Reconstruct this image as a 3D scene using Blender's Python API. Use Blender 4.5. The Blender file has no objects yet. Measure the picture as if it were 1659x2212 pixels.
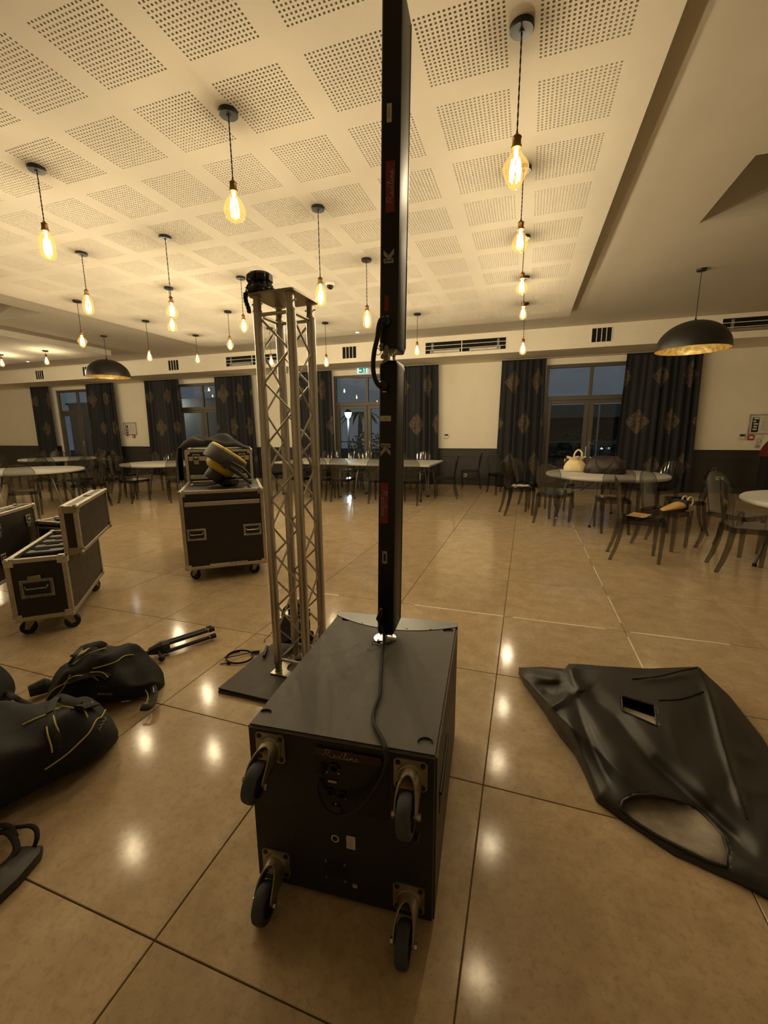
import bpy, bmesh, math, random
from mathutils import Vector as V, Matrix as M
from mathutils.bvhtree import BVHTree
random.seed(7)
SC = bpy.context.scene
COL = SC.collection
PI = math.pi
R = math.radians

# ------------------------------------------------------------------ camera
FPX, CW, CH = 907.87, 1659.0, 2212.0
YAW, PITCH, ROLL = 0.322957, 0.189174, -0.006623
CAM_O = V((0, 0, 1.4))
_fwd = V((-math.sin(YAW) * math.cos(PITCH), math.cos(YAW) * math.cos(PITCH), -math.sin(PITCH)))
_r0 = V((math.cos(YAW), math.sin(YAW), 0))
_u0 = _r0.cross(_fwd)
_r = _r0 * math.cos(ROLL) + _u0 * math.sin(ROLL)
_u = _u0 * math.cos(ROLL) - _r0 * math.sin(ROLL)
cd = bpy.data.cameras.new('camera')
cd.sensor_fit = 'HORIZONTAL'
cd.sensor_width = 36.0
cd.lens = FPX * 36.0 / CW
cd.clip_start = 0.02
cam = bpy.data.objects.new('camera', cd)
COL.objects.link(cam)
cam.matrix_world = M(((_r.x, _u.x, -_fwd.x, CAM_O.x), (_r.y, _u.y, -_fwd.y, CAM_O.y), (_r.z, _u.z, -_fwd.z, CAM_O.z), (0, 0, 0, 1)))
SC.camera = cam

# ------------------------------------------------------------------ world, exposure
SC.view_settings.view_transform = 'Standard'
SC.view_settings.look = 'None'
SC.view_settings.gamma = 1.0
SC.view_settings.use_curve_mapping = False
SC.view_settings.exposure = 0.0
LAMP_W = 40.0
LAMP_COL = (1.0, 0.965, 0.90)
wd = bpy.data.worlds.new('night_sky')
SC.world = wd
wd.use_nodes = True
_bg = wd.node_tree.nodes['Background']
_bg.inputs[0].default_value = (0.125, 0.135, 0.145, 1)
_bg.inputs[1].default_value = 1.0
SC.cycles.transparent_max_bounces = 24
SC.cycles.max_bounces = 8
SC.cycles.diffuse_bounces = 4
SC.cycles.sample_clamp_indirect = 6.0


def ray(x, y):
    return _fwd + _r * ((x - CW / 2) / FPX) - _u * ((y - CH / 2) / FPX)


def G(x, y, z=0.0):
    d = ray(x, y)
    return CAM_O + d * ((z - CAM_O.z) / d.z)


def BY(x, y, Y):
    d = ray(x, y)
    return CAM_O + d * ((Y - CAM_O.y) / d.y)


def proj(P):
    c = V(P) - CAM_O
    w = c.dot(_fwd)
    if w < 0.05:
        return (-9999, -9999)
    return (CW / 2 + FPX * c.dot(_r) / w, CH / 2 - FPX * c.dot(_u) / w)


# ------------------------------------------------------------------ materials
def s2l(c):
    return tuple((v / 255 / 12.92 if v / 255 <= 0.04045 else ((v / 255 + 0.055) / 1.055) ** 2.4) for v in c)


class NT:
    def __init__(s, name):
        s.m = bpy.data.materials.new(name)
        s.m.use_nodes = True
        s.t = s.m.node_tree
        s.n = s.t.nodes
        s.p = s.n['Principled BSDF']
        s.out = s.n['Material Output']

    def node(s, typ, **kw):
        nd = s.n.new(typ)
        for k, v in kw.items():
            if k.startswith('i_'):
                nd.inputs[k[2:].replace('_', ' ')].default_value = v
            else:
                setattr(nd, k, v)
        return nd

    def link(s, a, b):
        s.t.links.new(a, b)

    def math(s, op, a, b=None, c=None):
        nd = s.n.new('ShaderNodeMath')
        nd.operation = op
        for i, v in enumerate((a, b, c)):
            if v is None:
                continue
            if isinstance(v, (int, float)):
                nd.inputs[i].default_value = v
            else:
                s.link(v, nd.inputs[i])
        return nd.outputs[0]

    def mix(s, fac, a, b):
        nd = s.n.new('ShaderNodeMix')
        nd.data_type = 'RGBA'
        for sock, v in ((nd.inputs[0], fac), (nd.inputs[6], a), (nd.inputs[7], b)):
            if isinstance(v, (int, float)):
                sock.default_value = v
            elif isinstance(v, tuple):
                sock.default_value = (*v[:3], 1)
            else:
                s.link(v, sock)
        return nd.outputs[2]

    def noise(s, scale, detail=4, coord='Object', rough=0.6, stretch=None):
        tc = s.n.new('ShaderNodeTexCoord')
        src = tc.outputs['Object' if coord == 'World' else coord]
        if coord == 'World':
            g = s.n.new('ShaderNodeNewGeometry')
            src = g.outputs['Position']
        if stretch:
            mp = s.n.new('ShaderNodeMapping')
            mp.inputs['Scale'].default_value = stretch
            s.link(src, mp.inputs['Vector'])
            src = mp.outputs[0]
        nz = s.n.new('ShaderNodeTexNoise')
        nz.inputs['Scale'].default_value = scale
        nz.inputs['Detail'].default_value = detail
        nz.inputs['Roughness'].default_value = rough
        s.link(src, nz.inputs['Vector'])
        return nz.outputs['Fac']

    def ramp(s, fac, a, b):
        nd = s.n.new('ShaderNodeMapRange')
        nd.inputs[1].default_value = a
        nd.inputs[2].default_value = b
        s.link(fac, nd.inputs[0])
        return nd.outputs[0]

    def bump(s, h, strength=0.2, dist=0.01):
        b = s.n.new('ShaderNodeBump')
        b.inputs['Strength'].default_value = strength
        b.inputs['Distance'].default_value = dist
        s.link(h, b.inputs['Height'])
        s.link(b.outputs[0], s.p.inputs['Normal'])


def mat(name, rgb, rough=0.5, metal=0.0, var=0.0, vscale=8.0, bump=0.0, bscale=60.0, bdist=0.004, spec=None, coord='Object', stretch=None, coat=0.0):
    t = NT(name)
    c = s2l(rgb)
    t.p.inputs['Base Color'].default_value = (*c, 1)
    t.p.inputs['Roughness'].default_value = rough
    t.p.inputs['Metallic'].default_value = metal
    if spec is not None:
        t.p.inputs['Specular IOR Level'].default_value = spec
    if coat:
        t.p.inputs['Coat Weight'].default_value = coat
        t.p.inputs['Coat Roughness'].default_value = 0.1
    if var:
        n = t.noise(vscale, 5, coord, 0.65, stretch)
        f = t.ramp(n, 0.3, 0.7)
        lo = tuple(v * (1 - var) for v in c)
        hi = tuple(min(1, v * (1 + var)) for v in c)
        t.link(t.mix(f, lo, hi), t.p.inputs['Base Color'])
        t.link(t.math('ADD', t.math('MULTIPLY', f, 0.12), rough - 0.06), t.p.inputs['Roughness'])
    if bump:
        t.bump(t.noise(bscale, 3, coord), bump, bdist)
    return t.m


def emit(name, rgb, strength):
    t = NT(name)
    e = t.node('ShaderNodeEmission')
    e.inputs[0].default_value = (*s2l(rgb), 1)
    e.inputs[1].default_value = strength
    t.link(e.outputs[0], t.out.inputs[0])
    return t.m


def clear(name, rgb, ior=1.5, rough=0.03, glow=0.0):
    """thin clear sheet: tinted see-through plus a Fresnel reflection"""
    t = NT(name)
    tr = t.node('ShaderNodeBsdfTransparent')
    tr.inputs[0].default_value = (*s2l(rgb), 1)
    gl = t.node('ShaderNodeBsdfGlossy')
    gl.inputs['Roughness'].default_value = rough
    fr = t.node('ShaderNodeFresnel')
    geo = t.node('ShaderNodeNewGeometry')
    t.link(t.math('ADD', t.math('MULTIPLY', geo.outputs['Backfacing'], 1.0 / ior - ior), ior), fr.inputs[0])
    mx = t.node('ShaderNodeMixShader')
    t.link(fr.outputs[0], mx.inputs[0])
    t.link(tr.outputs[0], mx.inputs[1])
    t.link(gl.outputs[0], mx.inputs[2])
    if glow:
        em = t.node('ShaderNodeEmission')
        em.inputs[0].default_value = (*s2l((255, 206, 120)), 1)
        em.inputs[1].default_value = glow
        ad = t.node('ShaderNodeAddShader')
        t.link(mx.outputs[0], ad.inputs[0])
        t.link(em.outputs[0], ad.inputs[1])
        t.link(ad.outputs[0], t.out.inputs[0])
    else:
        t.link(mx.outputs[0], t.out.inputs[0])
    return t.m


def floor_mat():
    t = NT('polished_stone_tile')
    big = t.noise(1.3, 4, 'World', 0.6)
    mid = t.noise(7.0, 6, 'World', 0.7)
    fine = t.noise(38.0, 8, 'World', 0.8)
    oi = t.node('ShaderNodeObjectInfo')
    a = s2l((170, 149, 119))
    b = s2l((200, 180, 148))
    c1 = t.mix(t.ramp(mid, 0.32, 0.70), a, b)
    c2 = t.mix(t.math('MULTIPLY', t.ramp(big, 0.35, 0.7), 0.45), c1, s2l((180, 156, 124)))
    c3 = t.mix(t.math('MULTIPLY', t.ramp(fine, 0.50, 0.72), 0.55), c2, s2l((128, 106, 78)))
    br = t.math('ADD', t.math('MULTIPLY', oi.outputs['Random'], 0.12), 0.90)
    hsv = t.node('ShaderNodeHueSaturation')
    t.link(c3, hsv.inputs['Color'])
    t.link(br, hsv.inputs['Value'])
    t.link(hsv.outputs[0], t.p.inputs['Base Color'])
    t.link(t.math('ADD', t.math('MULTIPLY', fine, 0.12), 0.055), t.p.inputs['Roughness'])
    t.p.inputs['Specular IOR Level'].default_value = 0.24
    h = t.math('ADD', t.math('MULTIPLY', fine, 0.5), t.math('MULTIPLY', mid, 1.0))
    t.bump(h, 0.05, 0.003)
    return t.m


def curtain_mat():
    """dark navy cloth with staggered mottled tan diamonds woven in; u = metres of cloth, v = height"""
    t = NT('navy_curtain_cloth')
    uv = t.node('ShaderNodeUVMap')
    sep = t.node('ShaderNodeSeparateXYZ')
    t.link(uv.outputs[0], sep.inputs[0])
    u, v = sep.outputs[0], sep.outputs[1]
    ROW, PER = 0.98, 0.96
    rv = t.math('DIVIDE', t.math('ADD', v, 10 * ROW - 0.11), ROW)
    row = t.math('FLOOR', rv)
    off = t.math('MULTIPLY', t.math('MODULO', row, 2.0), 0.5)
    fu = t.math('FRACT', t.math('ADD', t.math('DIVIDE', u, PER), t.math('ADD', off, 20.0)))
    du = t.math('MULTIPLY', t.math('ABSOLUTE', t.math('SUBTRACT', fu, 0.5)), PER / 0.27)
    dv = t.math('MULTIPLY', t.math('ABSOLUTE', t.math('SUBTRACT', t.math('FRACT', rv), 0.5)), ROW / 0.29)
    inside = t.math('LESS_THAN', t.math('ADD', du, dv), 1.0)
    vo = t.node('ShaderNodeTexVoronoi')
    vo.inputs['Scale'].default_value = 22.0
    t.link(uv.outputs[0], vo.inputs['Vector'])
    mot = t.ramp(vo.outputs['Distance'], 0.1, 0.75)
    tan = t.mix(mot, s2l((104, 88, 68)), s2l((58, 50, 42)))
    n = t.noise(30, 3, 'Object')
    navy = t.mix(n, s2l((15, 17, 23)), s2l((25, 27, 34)))
    t.link(t.mix(inside, navy, tan), t.p.inputs['Base Color'])
    t.p.inputs['Roughness'].default_value = 0.75
    t.p.inputs['Sheen Weight'].default_value = 0.15
    return t.m


def gold_mat():
    t = NT('gold_leaf_lining')
    vo = t.node('ShaderNodeTexVoronoi')
    vo.inputs['Scale'].default_value = 16.0
    tc = t.node('ShaderNodeTexCoord')
    t.link(tc.outputs['Object'], vo.inputs['Vector'])
    n = t.noise(24, 5)
    f = t.math('MULTIPLY', t.math('ADD', vo.outputs['Distance'], n), 0.8)
    t.link(t.mix(f, s2l((172, 128, 52)), s2l((246, 214, 128))), t.p.inputs['Base Color'])
    t.p.inputs['Metallic'].default_value = 0.75
    t.p.inputs['Roughness'].default_value = 0.45
    t.bump(f, 0.5, 0.01)
    return t.m


MT = {
    'ceil': mat('ceiling_plaster', (202, 195, 181), 0.9, var=0.03, vscale=3, bump=0.05, bscale=40, coord='World'),
    'wall': mat('wall_paint', (236, 228, 211), 0.85, var=0.03, vscale=2.5, bump=0.06, bscale=70, coord='World'),
    'felt': mat('acoustic_felt', (62, 48, 32), 0.95),
    'wains': mat('wainscot_paint', (48, 45, 41), 0.5, var=0.05, vscale=4, bump=0.03, coord='World'),
    'frame': mat('window_frame_grey', (84, 77, 68), 0.45, var=0.04),
    'tile': floor_mat(),
    'grout': mat('dark_grout', (104, 83, 56), 0.9, var=0.2, vscale=20, coord='World'),
    'pale': mat('pale_resin_glint', (246, 236, 212), 0.22, var=0.25, vscale=6, coord='World'),  # joint whitened to stand for the light reflected in it
    'curtain': curtain_mat(),
    'glass': clear('window_glass', (222, 228, 232), 1.52, 0.0),
    'bulbglass': clear('amber_bulb_glass', (255, 240, 205), 1.5, 0.02, 0.30),
    'smoke': clear('smoky_polycarbonate', (220, 221, 221), 1.55, 0.04),
    'smoke2': clear('smoky_polycarbonate_thick', (196, 196, 195), 1.55, 0.06),
    'filament': emit('filament_glow', (255, 208, 120), 60.0),
    'spot': emit('downlight_glow', (235, 240, 255), 14.0),
    'black': mat('black_plastic', (22, 21, 21), 0.45, var=0.1),
    'cord': mat('braided_cord', (34, 29, 24), 0.8, bump=0.4, bscale=300, bdist=0.001),
    'brass': mat('aged_brass', (128, 96, 58), 0.4, 0.85, var=0.15, vscale=30),
    'dome': mat('black_dome_lacquer', (30, 27, 24), 0.42, var=0.12, vscale=5),
    'gold': gold_mat(),
    'alu': mat('brushed_aluminium', (182, 176, 166), 0.33, 0.92, var=0.12, vscale=18, stretch=(1, 1, 0.08)),
    'alu2': mat('worn_aluminium_edge', (178, 170, 156), 0.42, 0.8, var=0.16, vscale=26),
    'chrome': mat('chrome_fitting', (190, 186, 178), 0.22, 0.95, var=0.08),
    'zinc': mat('zinc_steel', (150, 142, 124), 0.42, 0.85, var=0.14, vscale=25),
    'case': mat('black_laminate', (27, 23, 20), 0.42, var=0.12, vscale=14, bump=0.12, bscale=220, bdist=0.001),
    'casein': mat('case_foam', (16, 15, 15), 0.95, bump=0.2, bscale=90),
    'rubber': mat('black_rubber', (24, 24, 26), 0.75, var=0.12, vscale=20),
    'wheel': mat('grey_rubber_tyre', (58, 62, 70), 0.7, var=0.12, vscale=25),
    'cab': mat('black_textured_paint_lit', (72, 66, 58), 0.55, var=0.14, vscale=30, bump=0.5, bscale=420, bdist=0.0015),  # black cabinet paint, lightened the way its lit top looks
    'cab_shaded': mat('black_textured_paint_shaded', (19, 18, 18), 0.6, var=0.12, vscale=30, bump=0.4, bscale=420, bdist=0.0012),  # same black paint, darkened to put the unlit back's shade into the colour
    'grille': mat('perforated_steel_grille', (110, 112, 112), 0.36, 0.8, var=0.06),
    'panel': mat('black_anodised_panel', (18, 17, 18), 0.35, 0.3),
    'colbody': mat('black_anodised_column', (22, 21, 21), 0.34, 0.45, var=0.06),
    'colgrey': mat('dark_grey_column_flank', (44, 41, 38), 0.5, 0.12, var=0.06, stretch=(1, 1, 0.1)),
    'redstrip': mat('dark_red_strip', (46, 14, 14), 0.5),
    'red': mat('red_name_strip', (112, 26, 26), 0.45),
    'white': mat('white_print', (214, 210, 204), 0.5),
    'grey': mat('grey_print', (150, 144, 136), 0.5),
    'label': mat('paper_label', (186, 178, 164), 0.7, var=0.08, vscale=40),
    'ink': mat('black_ink', (18, 18, 18), 0.6),
    'board': mat('black_stained_plywood', (58, 48, 38), 0.6, var=0.18, vscale=9, bump=0.15, bscale=60),
    'plywood': mat('bare_plywood', (150, 116, 76), 0.7, var=0.15, vscale=12),
    'cloth': mat('black_cloth', (20, 18, 18), 0.9, var=0.15, vscale=12, bump=0.25, bscale=200, bdist=0.002),
    'bag': mat('black_nylon', (11, 10, 9), 0.85, var=0.15, vscale=10, bump=0.3, bscale=300, bdist=0.0015),
    'strap': mat('olive_black_webbing', (32, 30, 22), 0.8, bump=0.3, bscale=260, bdist=0.001),
    'piping': mat('yellow_green_piping', (176, 166, 92), 0.6),
    'tarp': mat('black_coated_canvas', (38, 35, 33), 0.44, var=0.10, vscale=7, bump=0.12, bscale=240, bdist=0.001),
    'lining': mat('grey_canvas_lining', (150, 142, 128), 0.8, var=0.35, vscale=9),
    'table': mat('pale_table_plastic', (182, 180, 172), 0.45, var=0.04, bump=0.05, bscale=180),
    'tleg': mat('grey_table_steel', (128, 124, 116), 0.4, 0.6),
    'yellow': mat('yellow_lacquer', (196, 168, 52), 0.4, var=0.12),
    'cream': mat('cream_canvas', (224, 206, 164), 0.8, var=0.08, vscale=14, bump=0.2, bscale=120),
    'brown': mat('dark_brown_leather', (40, 23, 19), 0.45, var=0.2, vscale=8, bump=0.15, bscale=60),
    'tan': mat('tan_leather', (196, 160, 102), 0.5, var=0.12),
    'pinkish': mat('pale_pink_print', (206, 160, 146), 0.6, var=0.2, vscale=30),
    'fire': mat('signal_red', (164, 34, 26), 0.45),
    'maroon': mat('dark_red_fabric', (92, 18, 24), 0.8, var=0.15),
    'green': emit('exit_green', (60, 150, 110), 0.9),
    'exitwhite': emit('exit_white', (225, 245, 235), 1.3),
    'lit': emit('lit_window', (190, 215, 230), 2.0),
    'street': emit('street_lamp_glow', (235, 245, 225), 18.0),
    'leaf': mat('night_foliage', (52, 84, 50), 0.7, var=0.4, vscale=9),
    'dark': mat('dark_exterior', (34, 36, 36), 0.8, var=0.2),
    'paleext': mat('pale_exterior', (120, 122, 120), 0.8),
    'carpaint': mat('dark_car_paint', (40, 46, 50), 0.25, 0.4),
    'blackhole': mat('vent_darkness', (10, 9, 9), 0.95),
}


# ------------------------------------------------------------------ mesh builder
class MB:
    def __init__(s):
        s.v = []
        s.f = []
        s.mi = []
        s.uv = None

    def add(s, vs, fs, mi=0, T=None):
        b = len(s.v)
        for p in vs:
            p = V(p)
            s.v.append(T @ p if T is not None else p)
        for f in fs:
            s.f.append([b + i for i in f])
            s.mi.append(mi)
        return s

    def box(s, c, d, T=None, mi=0):
        x, y, z = d[0] / 2, d[1] / 2, d[2] / 2
        vs = [(c[0] + a * x, c[1] + b * y, c[2] + e * z) for a in (-1, 1) for b in (-1, 1) for e in (-1, 1)]
        return s.add(vs, [(0, 1, 3, 2), (4, 6, 7, 5), (0, 4, 5, 1), (2, 3, 7, 6), (0, 2, 6, 4), (1, 5, 7, 3)], mi, T)

    def cbox(s, c, d, ch=0.004, T=None, mi=0):
        """box with chamfered edges"""
        h = [d[0] / 2, d[1] / 2, d[2] / 2]
        ch = min(ch, min(h) * 0.9)
        vs, ix = [], {}
        for sx in (-1, 1):
            for sy in (-1, 1):
                for sz in (-1, 1):
                    for ax in range(3):
                        q = [sx * (h[0] - ch), sy * (h[1] - ch), sz * (h[2] - ch)]
                        q[ax] = (sx, sy, sz)[ax] * h[ax]
                        ix[(sx, sy, sz, ax)] = len(vs)
                        vs.append((c[0] + q[0], c[1] + q[1], c[2] + q[2]))
        fs = []
        for ax in range(3):
            o = [i for i in range(3) if i != ax]
            for sg in (-1, 1):
                k = []
                for a, b in ((-1, -1), (1, -1), (1, 1), (-1, 1)):
                    t = [0, 0, 0]
                    t[ax] = sg
                    t[o[0]] = a
                    t[o[1]] = b
                    k.append(ix[(*t, ax)])
                fs.append(k if (sg > 0) == (ax != 1) else k[::-1])
        for ax in range(3):
            o = [i for i in range(3) if i != ax]
            for a in (-1, 1):
                for b in (-1, 1):
                    t1 = [0, 0, 0]
                    t1[o[0]] = a
                    t1[o[1]] = b
                    t2 = list(t1)
                    t1[ax] = -1
                    t2[ax] = 1
                    k = [ix[(*t1, o[0])], ix[(*t2, o[0])], ix[(*t2, o[1])], ix[(*t1, o[1])]]
                    fs.append(k)
        for sx in (-1, 1):
            for sy in (-1, 1):
                for sz in (-1, 1):
                    fs.append([ix[(sx, sy, sz, a)] for a in range(3)])
        return s.add(vs, fs, mi, T)

    def cyl(s, p0, p1, r0, r1=None, n=14, mi=0, caps=True, T=None):
        p0, p1 = V(p0), V(p1)
        r1 = r0 if r1 is None else r1
        d = (p1 - p0).normalized()
        a = d.orthogonal().normalized()
        b = d.cross(a)
        vs = []
        for p, r in ((p0, r0), (p1, r1)):
            for i in range(n):
                t = 2 * PI * i / n
                vs.append(p + a * (r * math.cos(t)) + b * (r * math.sin(t)))
        fs = [(i, (i + 1) % n, n + (i + 1) % n, n + i) for i in range(n)]
        if caps:
            fs += [tuple(range(n))[::-1], tuple(range(n, 2 * n))]
        return s.add(vs, fs, mi, T)

    def tube(s, pts, r, n=8, mi=0, closed=False, T=None, flat=1.0, up=None):
        pts = [V(p) for p in pts]
        m = len(pts)
        vs = []
        nrm = None
        for i, p in enumerate(pts):
            if closed:
                d = pts[(i + 1) % m] - pts[i - 1]
            else:
                d = pts[min(i + 1, m - 1)] - pts[max(i - 1, 0)]
            d.normalize()
            if up is not None:
                nrm = V(up) - d * V(up).dot(d)
            elif nrm is None:
                nrm = d.orthogonal()
            else:
                nrm = nrm - d * nrm.dot(d)
            nrm.normalize()
            b = d.cross(nrm)
            rr = r[i] if isinstance(r, (list, tuple)) else r
            for k in range(n):
                t = 2 * PI * (k + 0.5) / n
                vs.append(p + nrm * (rr * math.cos(t) * flat) + b * (rr * math.sin(t)))
        fs = []
        for i in range(m if closed else m - 1):
            j = (i + 1) % m
            for k in range(n):
                k2 = (k + 1) % n
                fs.append((i * n + k, i * n + k2, j * n + k2, j * n + k))
        if not closed:
            fs += [tuple(range(n))[::-1], tuple(range((m - 1) * n, m * n))]
        return s.add(vs, fs, mi, T)

    def lathe(s, prof, n=24, T=None, mi=0, caps=True):
        """prof: (r, z) from bottom to top or any order; axis = local z"""
        vs, fs = [], []
        for r, z in prof:
            for i in range(n):
                t = 2 * PI * i / n
                vs.append((r * math.cos(t), r * math.sin(t), z))
        for j in range(len(prof) - 1):
            for i in range(n):
                k = (i + 1) % n
                fs.append((j * n + i, j * n + k, (j + 1) * n + k, (j + 1) * n + i))
        if caps and prof[0][0] > 1e-5:
            fs.append(tuple(range(n))[::-1])
        if caps and prof[-1][0] > 1e-5:
            fs.append(tuple(range((len(prof) - 1) * n, len(prof) * n)))
        return s.add(vs, fs, mi, T)

    def prism(s, poly, z0, z1, T=None, mi=0):
        n = len(poly)
        vs = [(x, y, z0) for x, y in poly] + [(x, y, z1) for x, y in poly]
        fs = [tuple(range(n))[::-1], tuple(range(n, 2 * n))] + [(i, (i + 1) % n, n + (i + 1) % n, n + i) for i in range(n)]
        return s.add(vs, fs, mi, T)

    def grid(s, P, mi=0, skip=None, close_u=False):
        """P[j][i] grid of points"""
        h, w = len(P), len(P[0])
        vs = [p for row in P for p in row]
        fs = []
        for j in range(h - 1):
            for i in range(w if close_u else w - 1):
                i2 = (i + 1) % w
                if skip and skip(j, i):
                    continue
                fs.append((j * w + i, j * w + i2, (j + 1) * w + i2, (j + 1) * w + i))
        return s.add(vs, fs, mi)

    def ball(s, c, r, n=10, sc=(1, 1, 1), mi=0, T=None):
        vs, fs = [], []
        m = max(4, n // 2 + 1)
        for j in range(m + 1):
            a = -PI / 2 + PI * j / m
            for i in range(n):
                t = 2 * PI * i / n
                vs.append((c[0] + r * sc[0] * math.cos(a) * math.cos(t), c[1] + r * sc[1] * math.cos(a) * math.sin(t), c[2] + r * sc[2] * math.sin(a)))
        for j in range(m):
            for i in range(n):
                k = (i + 1) % n
                fs.append((j * n + i, j * n + k, (j + 1) * n + k, (j + 1) * n + i))
        return s.add(vs, fs, mi, T)

    def mesh(s, name, mats, smooth=40, weld=True):
        me = bpy.data.meshes.new(name)
        me.from_pydata([tuple(p) for p in s.v], [], s.f)
        mats = mats if isinstance(mats, (list, tuple)) else [mats]
        for m in mats:
            me.materials.append(MT[m] if isinstance(m, str) else m)
        if len(mats) > 1:
            me.polygons.foreach_set('material_index', s.mi)
        if weld:
            bm = bmesh.new()
            bm.from_mesh(me)
            bmesh.ops.remove_doubles(bm, verts=bm.verts, dist=1e-5)
            bmesh.ops.recalc_face_normals(bm, faces=bm.faces)
            bm.to_mesh(me)
            bm.free()
        if smooth:
            me.polygons.foreach_set('use_smooth', [True] * len(me.polygons))
            me.set_sharp_from_angle(angle=R(smooth))
        me.update()
        return me

    def build(s, name, mats, parent=None, smooth=40, weld=True, kind=None):
        o = bpy.data.objects.new(name, s.mesh(name, mats, smooth, weld))
        COL.objects.link(o)
        if parent is not None:
            o.parent = parent
        if kind:
            o['kind'] = kind
        return o


def tag(o, label=None, cat=None, group=None, kind=None):
    if label:
        o['label'] = label
    if cat:
        o['category'] = cat
    if group:
        o['group'] = group
    if kind:
        o['kind'] = kind
    return o


def thing(name, label, cat, loc=(0, 0, 0), rz=0.0, group=None):
    o = bpy.data.objects.new(name, None)
    o.empty_display_size = 0.1
    COL.objects.link(o)
    o.location = loc
    o.rotation_euler = (0, 0, rz)
    return tag(o, label, cat, group)


def inst(src, parent, name=None):
    o = bpy.data.objects.new(name or src.name.split('.')[0], src.data)
    COL.objects.link(o)
    o.parent = parent
    return o


def dup(root, loc, rz, label=None, group=None):
    r = root.copy()
    COL.objects.link(r)
    r.location = loc
    r.rotation_euler = (0, 0, rz)
    if label:
        r['label'] = label
    if group:
        r['group'] = group
    for ch in list(root.children):
        c = ch.copy()
        COL.objects.link(c)
        c.parent = r
        for g in list(ch.children):
            d = g.copy()
            COL.objects.link(d)
            d.parent = c
    return r


def smoothpts(pts, k=6, closed=False):
    """Catmull-Rom through points"""
    pts = [V(p) for p in pts]
    n = len(pts)
    out = []
    for i in range(n if closed else n - 1):
        g = (lambda q: pts[q % n]) if closed else (lambda q: pts[max(0, min(n - 1, q))])
        a, b, c, d = g(i - 1), g(i), g(i + 1), g(i + 2)
        for j in range(k):
            t = j / k
            out.append(0.5 * ((2 * b) + (c - a) * t + (2 * a - 5 * b + 4 * c - d) * t * t + (3 * b - a - 3 * c + d) * t ** 3))
    if not closed:
        out.append(pts[-1])
    return out


def rot_to(d, up=(0, 0, 1)):
    """matrix whose local z points along d"""
    d = V(d).normalized()
    u = V(up)
    x = u.cross(d)
    if x.length < 1e-4:
        x = d.orthogonal()
    x.normalize()
    y = d.cross(x)
    return M((x, y, d)).transposed().to_4x4()


def text_mesh(name, body, size, mat_name, parent, T, shear=0.0, ext=0.0004):
    cu = bpy.data.curves.new(name, 'FONT')
    cu.body = body
    cu.size = size
    cu.shear = shear
    cu.extrude = ext
    cu.align_x = 'CENTER'
    cu.align_y = 'CENTER'
    cu.resolution_u = 2
    tmp = bpy.data.objects.new('tmp', cu)
    COL.objects.link(tmp)
    dg = bpy.context.evaluated_depsgraph_get()
    me = bpy.data.meshes.new_from_object(tmp.evaluated_get(dg))
    bpy.data.objects.remove(tmp)
    me.materials.clear()
    me.materials.append(MT[mat_name])
    me.transform(T)
    o = bpy.data.objects.new(name, me)
    COL.objects.link(o)
    o.parent = parent
    return o


# handwriting strokes for the script name plate, in a box about 5.2 x 1
SCRIPT = [
    [(0.0, 0.05), (0.25, 0.5), (0.5, 1.0)], [(0.12, 0.85), (0.4, 1.02), (0.8, 1.02), (0.95, 0.82), (0.7, 0.58), (0.42, 0.5)],
    [(0.42, 0.5), (0.75, 0.3), (1.05, 0.03), (1.3, 0.05)],
    [(1.3, 0.05), (1.62, 0.28), (1.6, 0.42), (1.42, 0.38), (1.4, 0.15), (1.58, 0.02), (1.85, 0.12)],
    [(2.3, 0.36), (2.1, 0.42), (1.92, 0.25), (1.98, 0.03), (2.2, 0.12), (2.4, 0.45), (2.62, 0.98)], [(2.5, 0.7), (2.34, 0.2), (2.5, 0.02), (2.68, 0.15)],
    [(2.68, 0.15), (2.95, 0.55), (3.1, 0.95), (2.98, 0.98), (2.82, 0.4), (2.88, 0.04), (3.08, 0.12)],
    [(3.08, 0.12), (3.3, 0.42), (3.22, 0.12), (3.32, 0.02), (3.48, 0.12)], [(3.42, 0.6), (3.46, 0.68)],
    [(3.48, 0.12), (3.68, 0.42), (3.6, 0.03), (3.8, 0.38), (3.98, 0.4), (3.95, 0.12), (4.05, 0.02), (4.2, 0.12)],
    [(4.2, 0.12), (4.5, 0.3), (4.48, 0.42), (4.32, 0.38), (4.3, 0.12), (4.48, 0.02), (4.75, 0.2)],
]


def script_word(parent, mat_name, T, length, weight=0.035):
    mb = MB()
    k = length / 4.75
    for st in SCRIPT:
        pts = smoothpts([(x * k - length / 2, y * k - 0.5 * k, 0) for x, y in st], 5)
        mb.tube(pts, weight * k, 4, flat=0.35, up=(0, 0, 1))
    mb2 = MB()
    mb2.add(mb.v, mb.f, 0, T)
    return mb2.build('script_lettering', mat_name, parent, 0)


# ================================================================== SETTING
ZR, ZU, YB, YW = 3.387, 3.51, 10.0, 11.2
X0, X1, Y0 = -20.0, 6.0, -5.0
TS, GX, GY = 0.826, -0.09, 1.505

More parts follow.
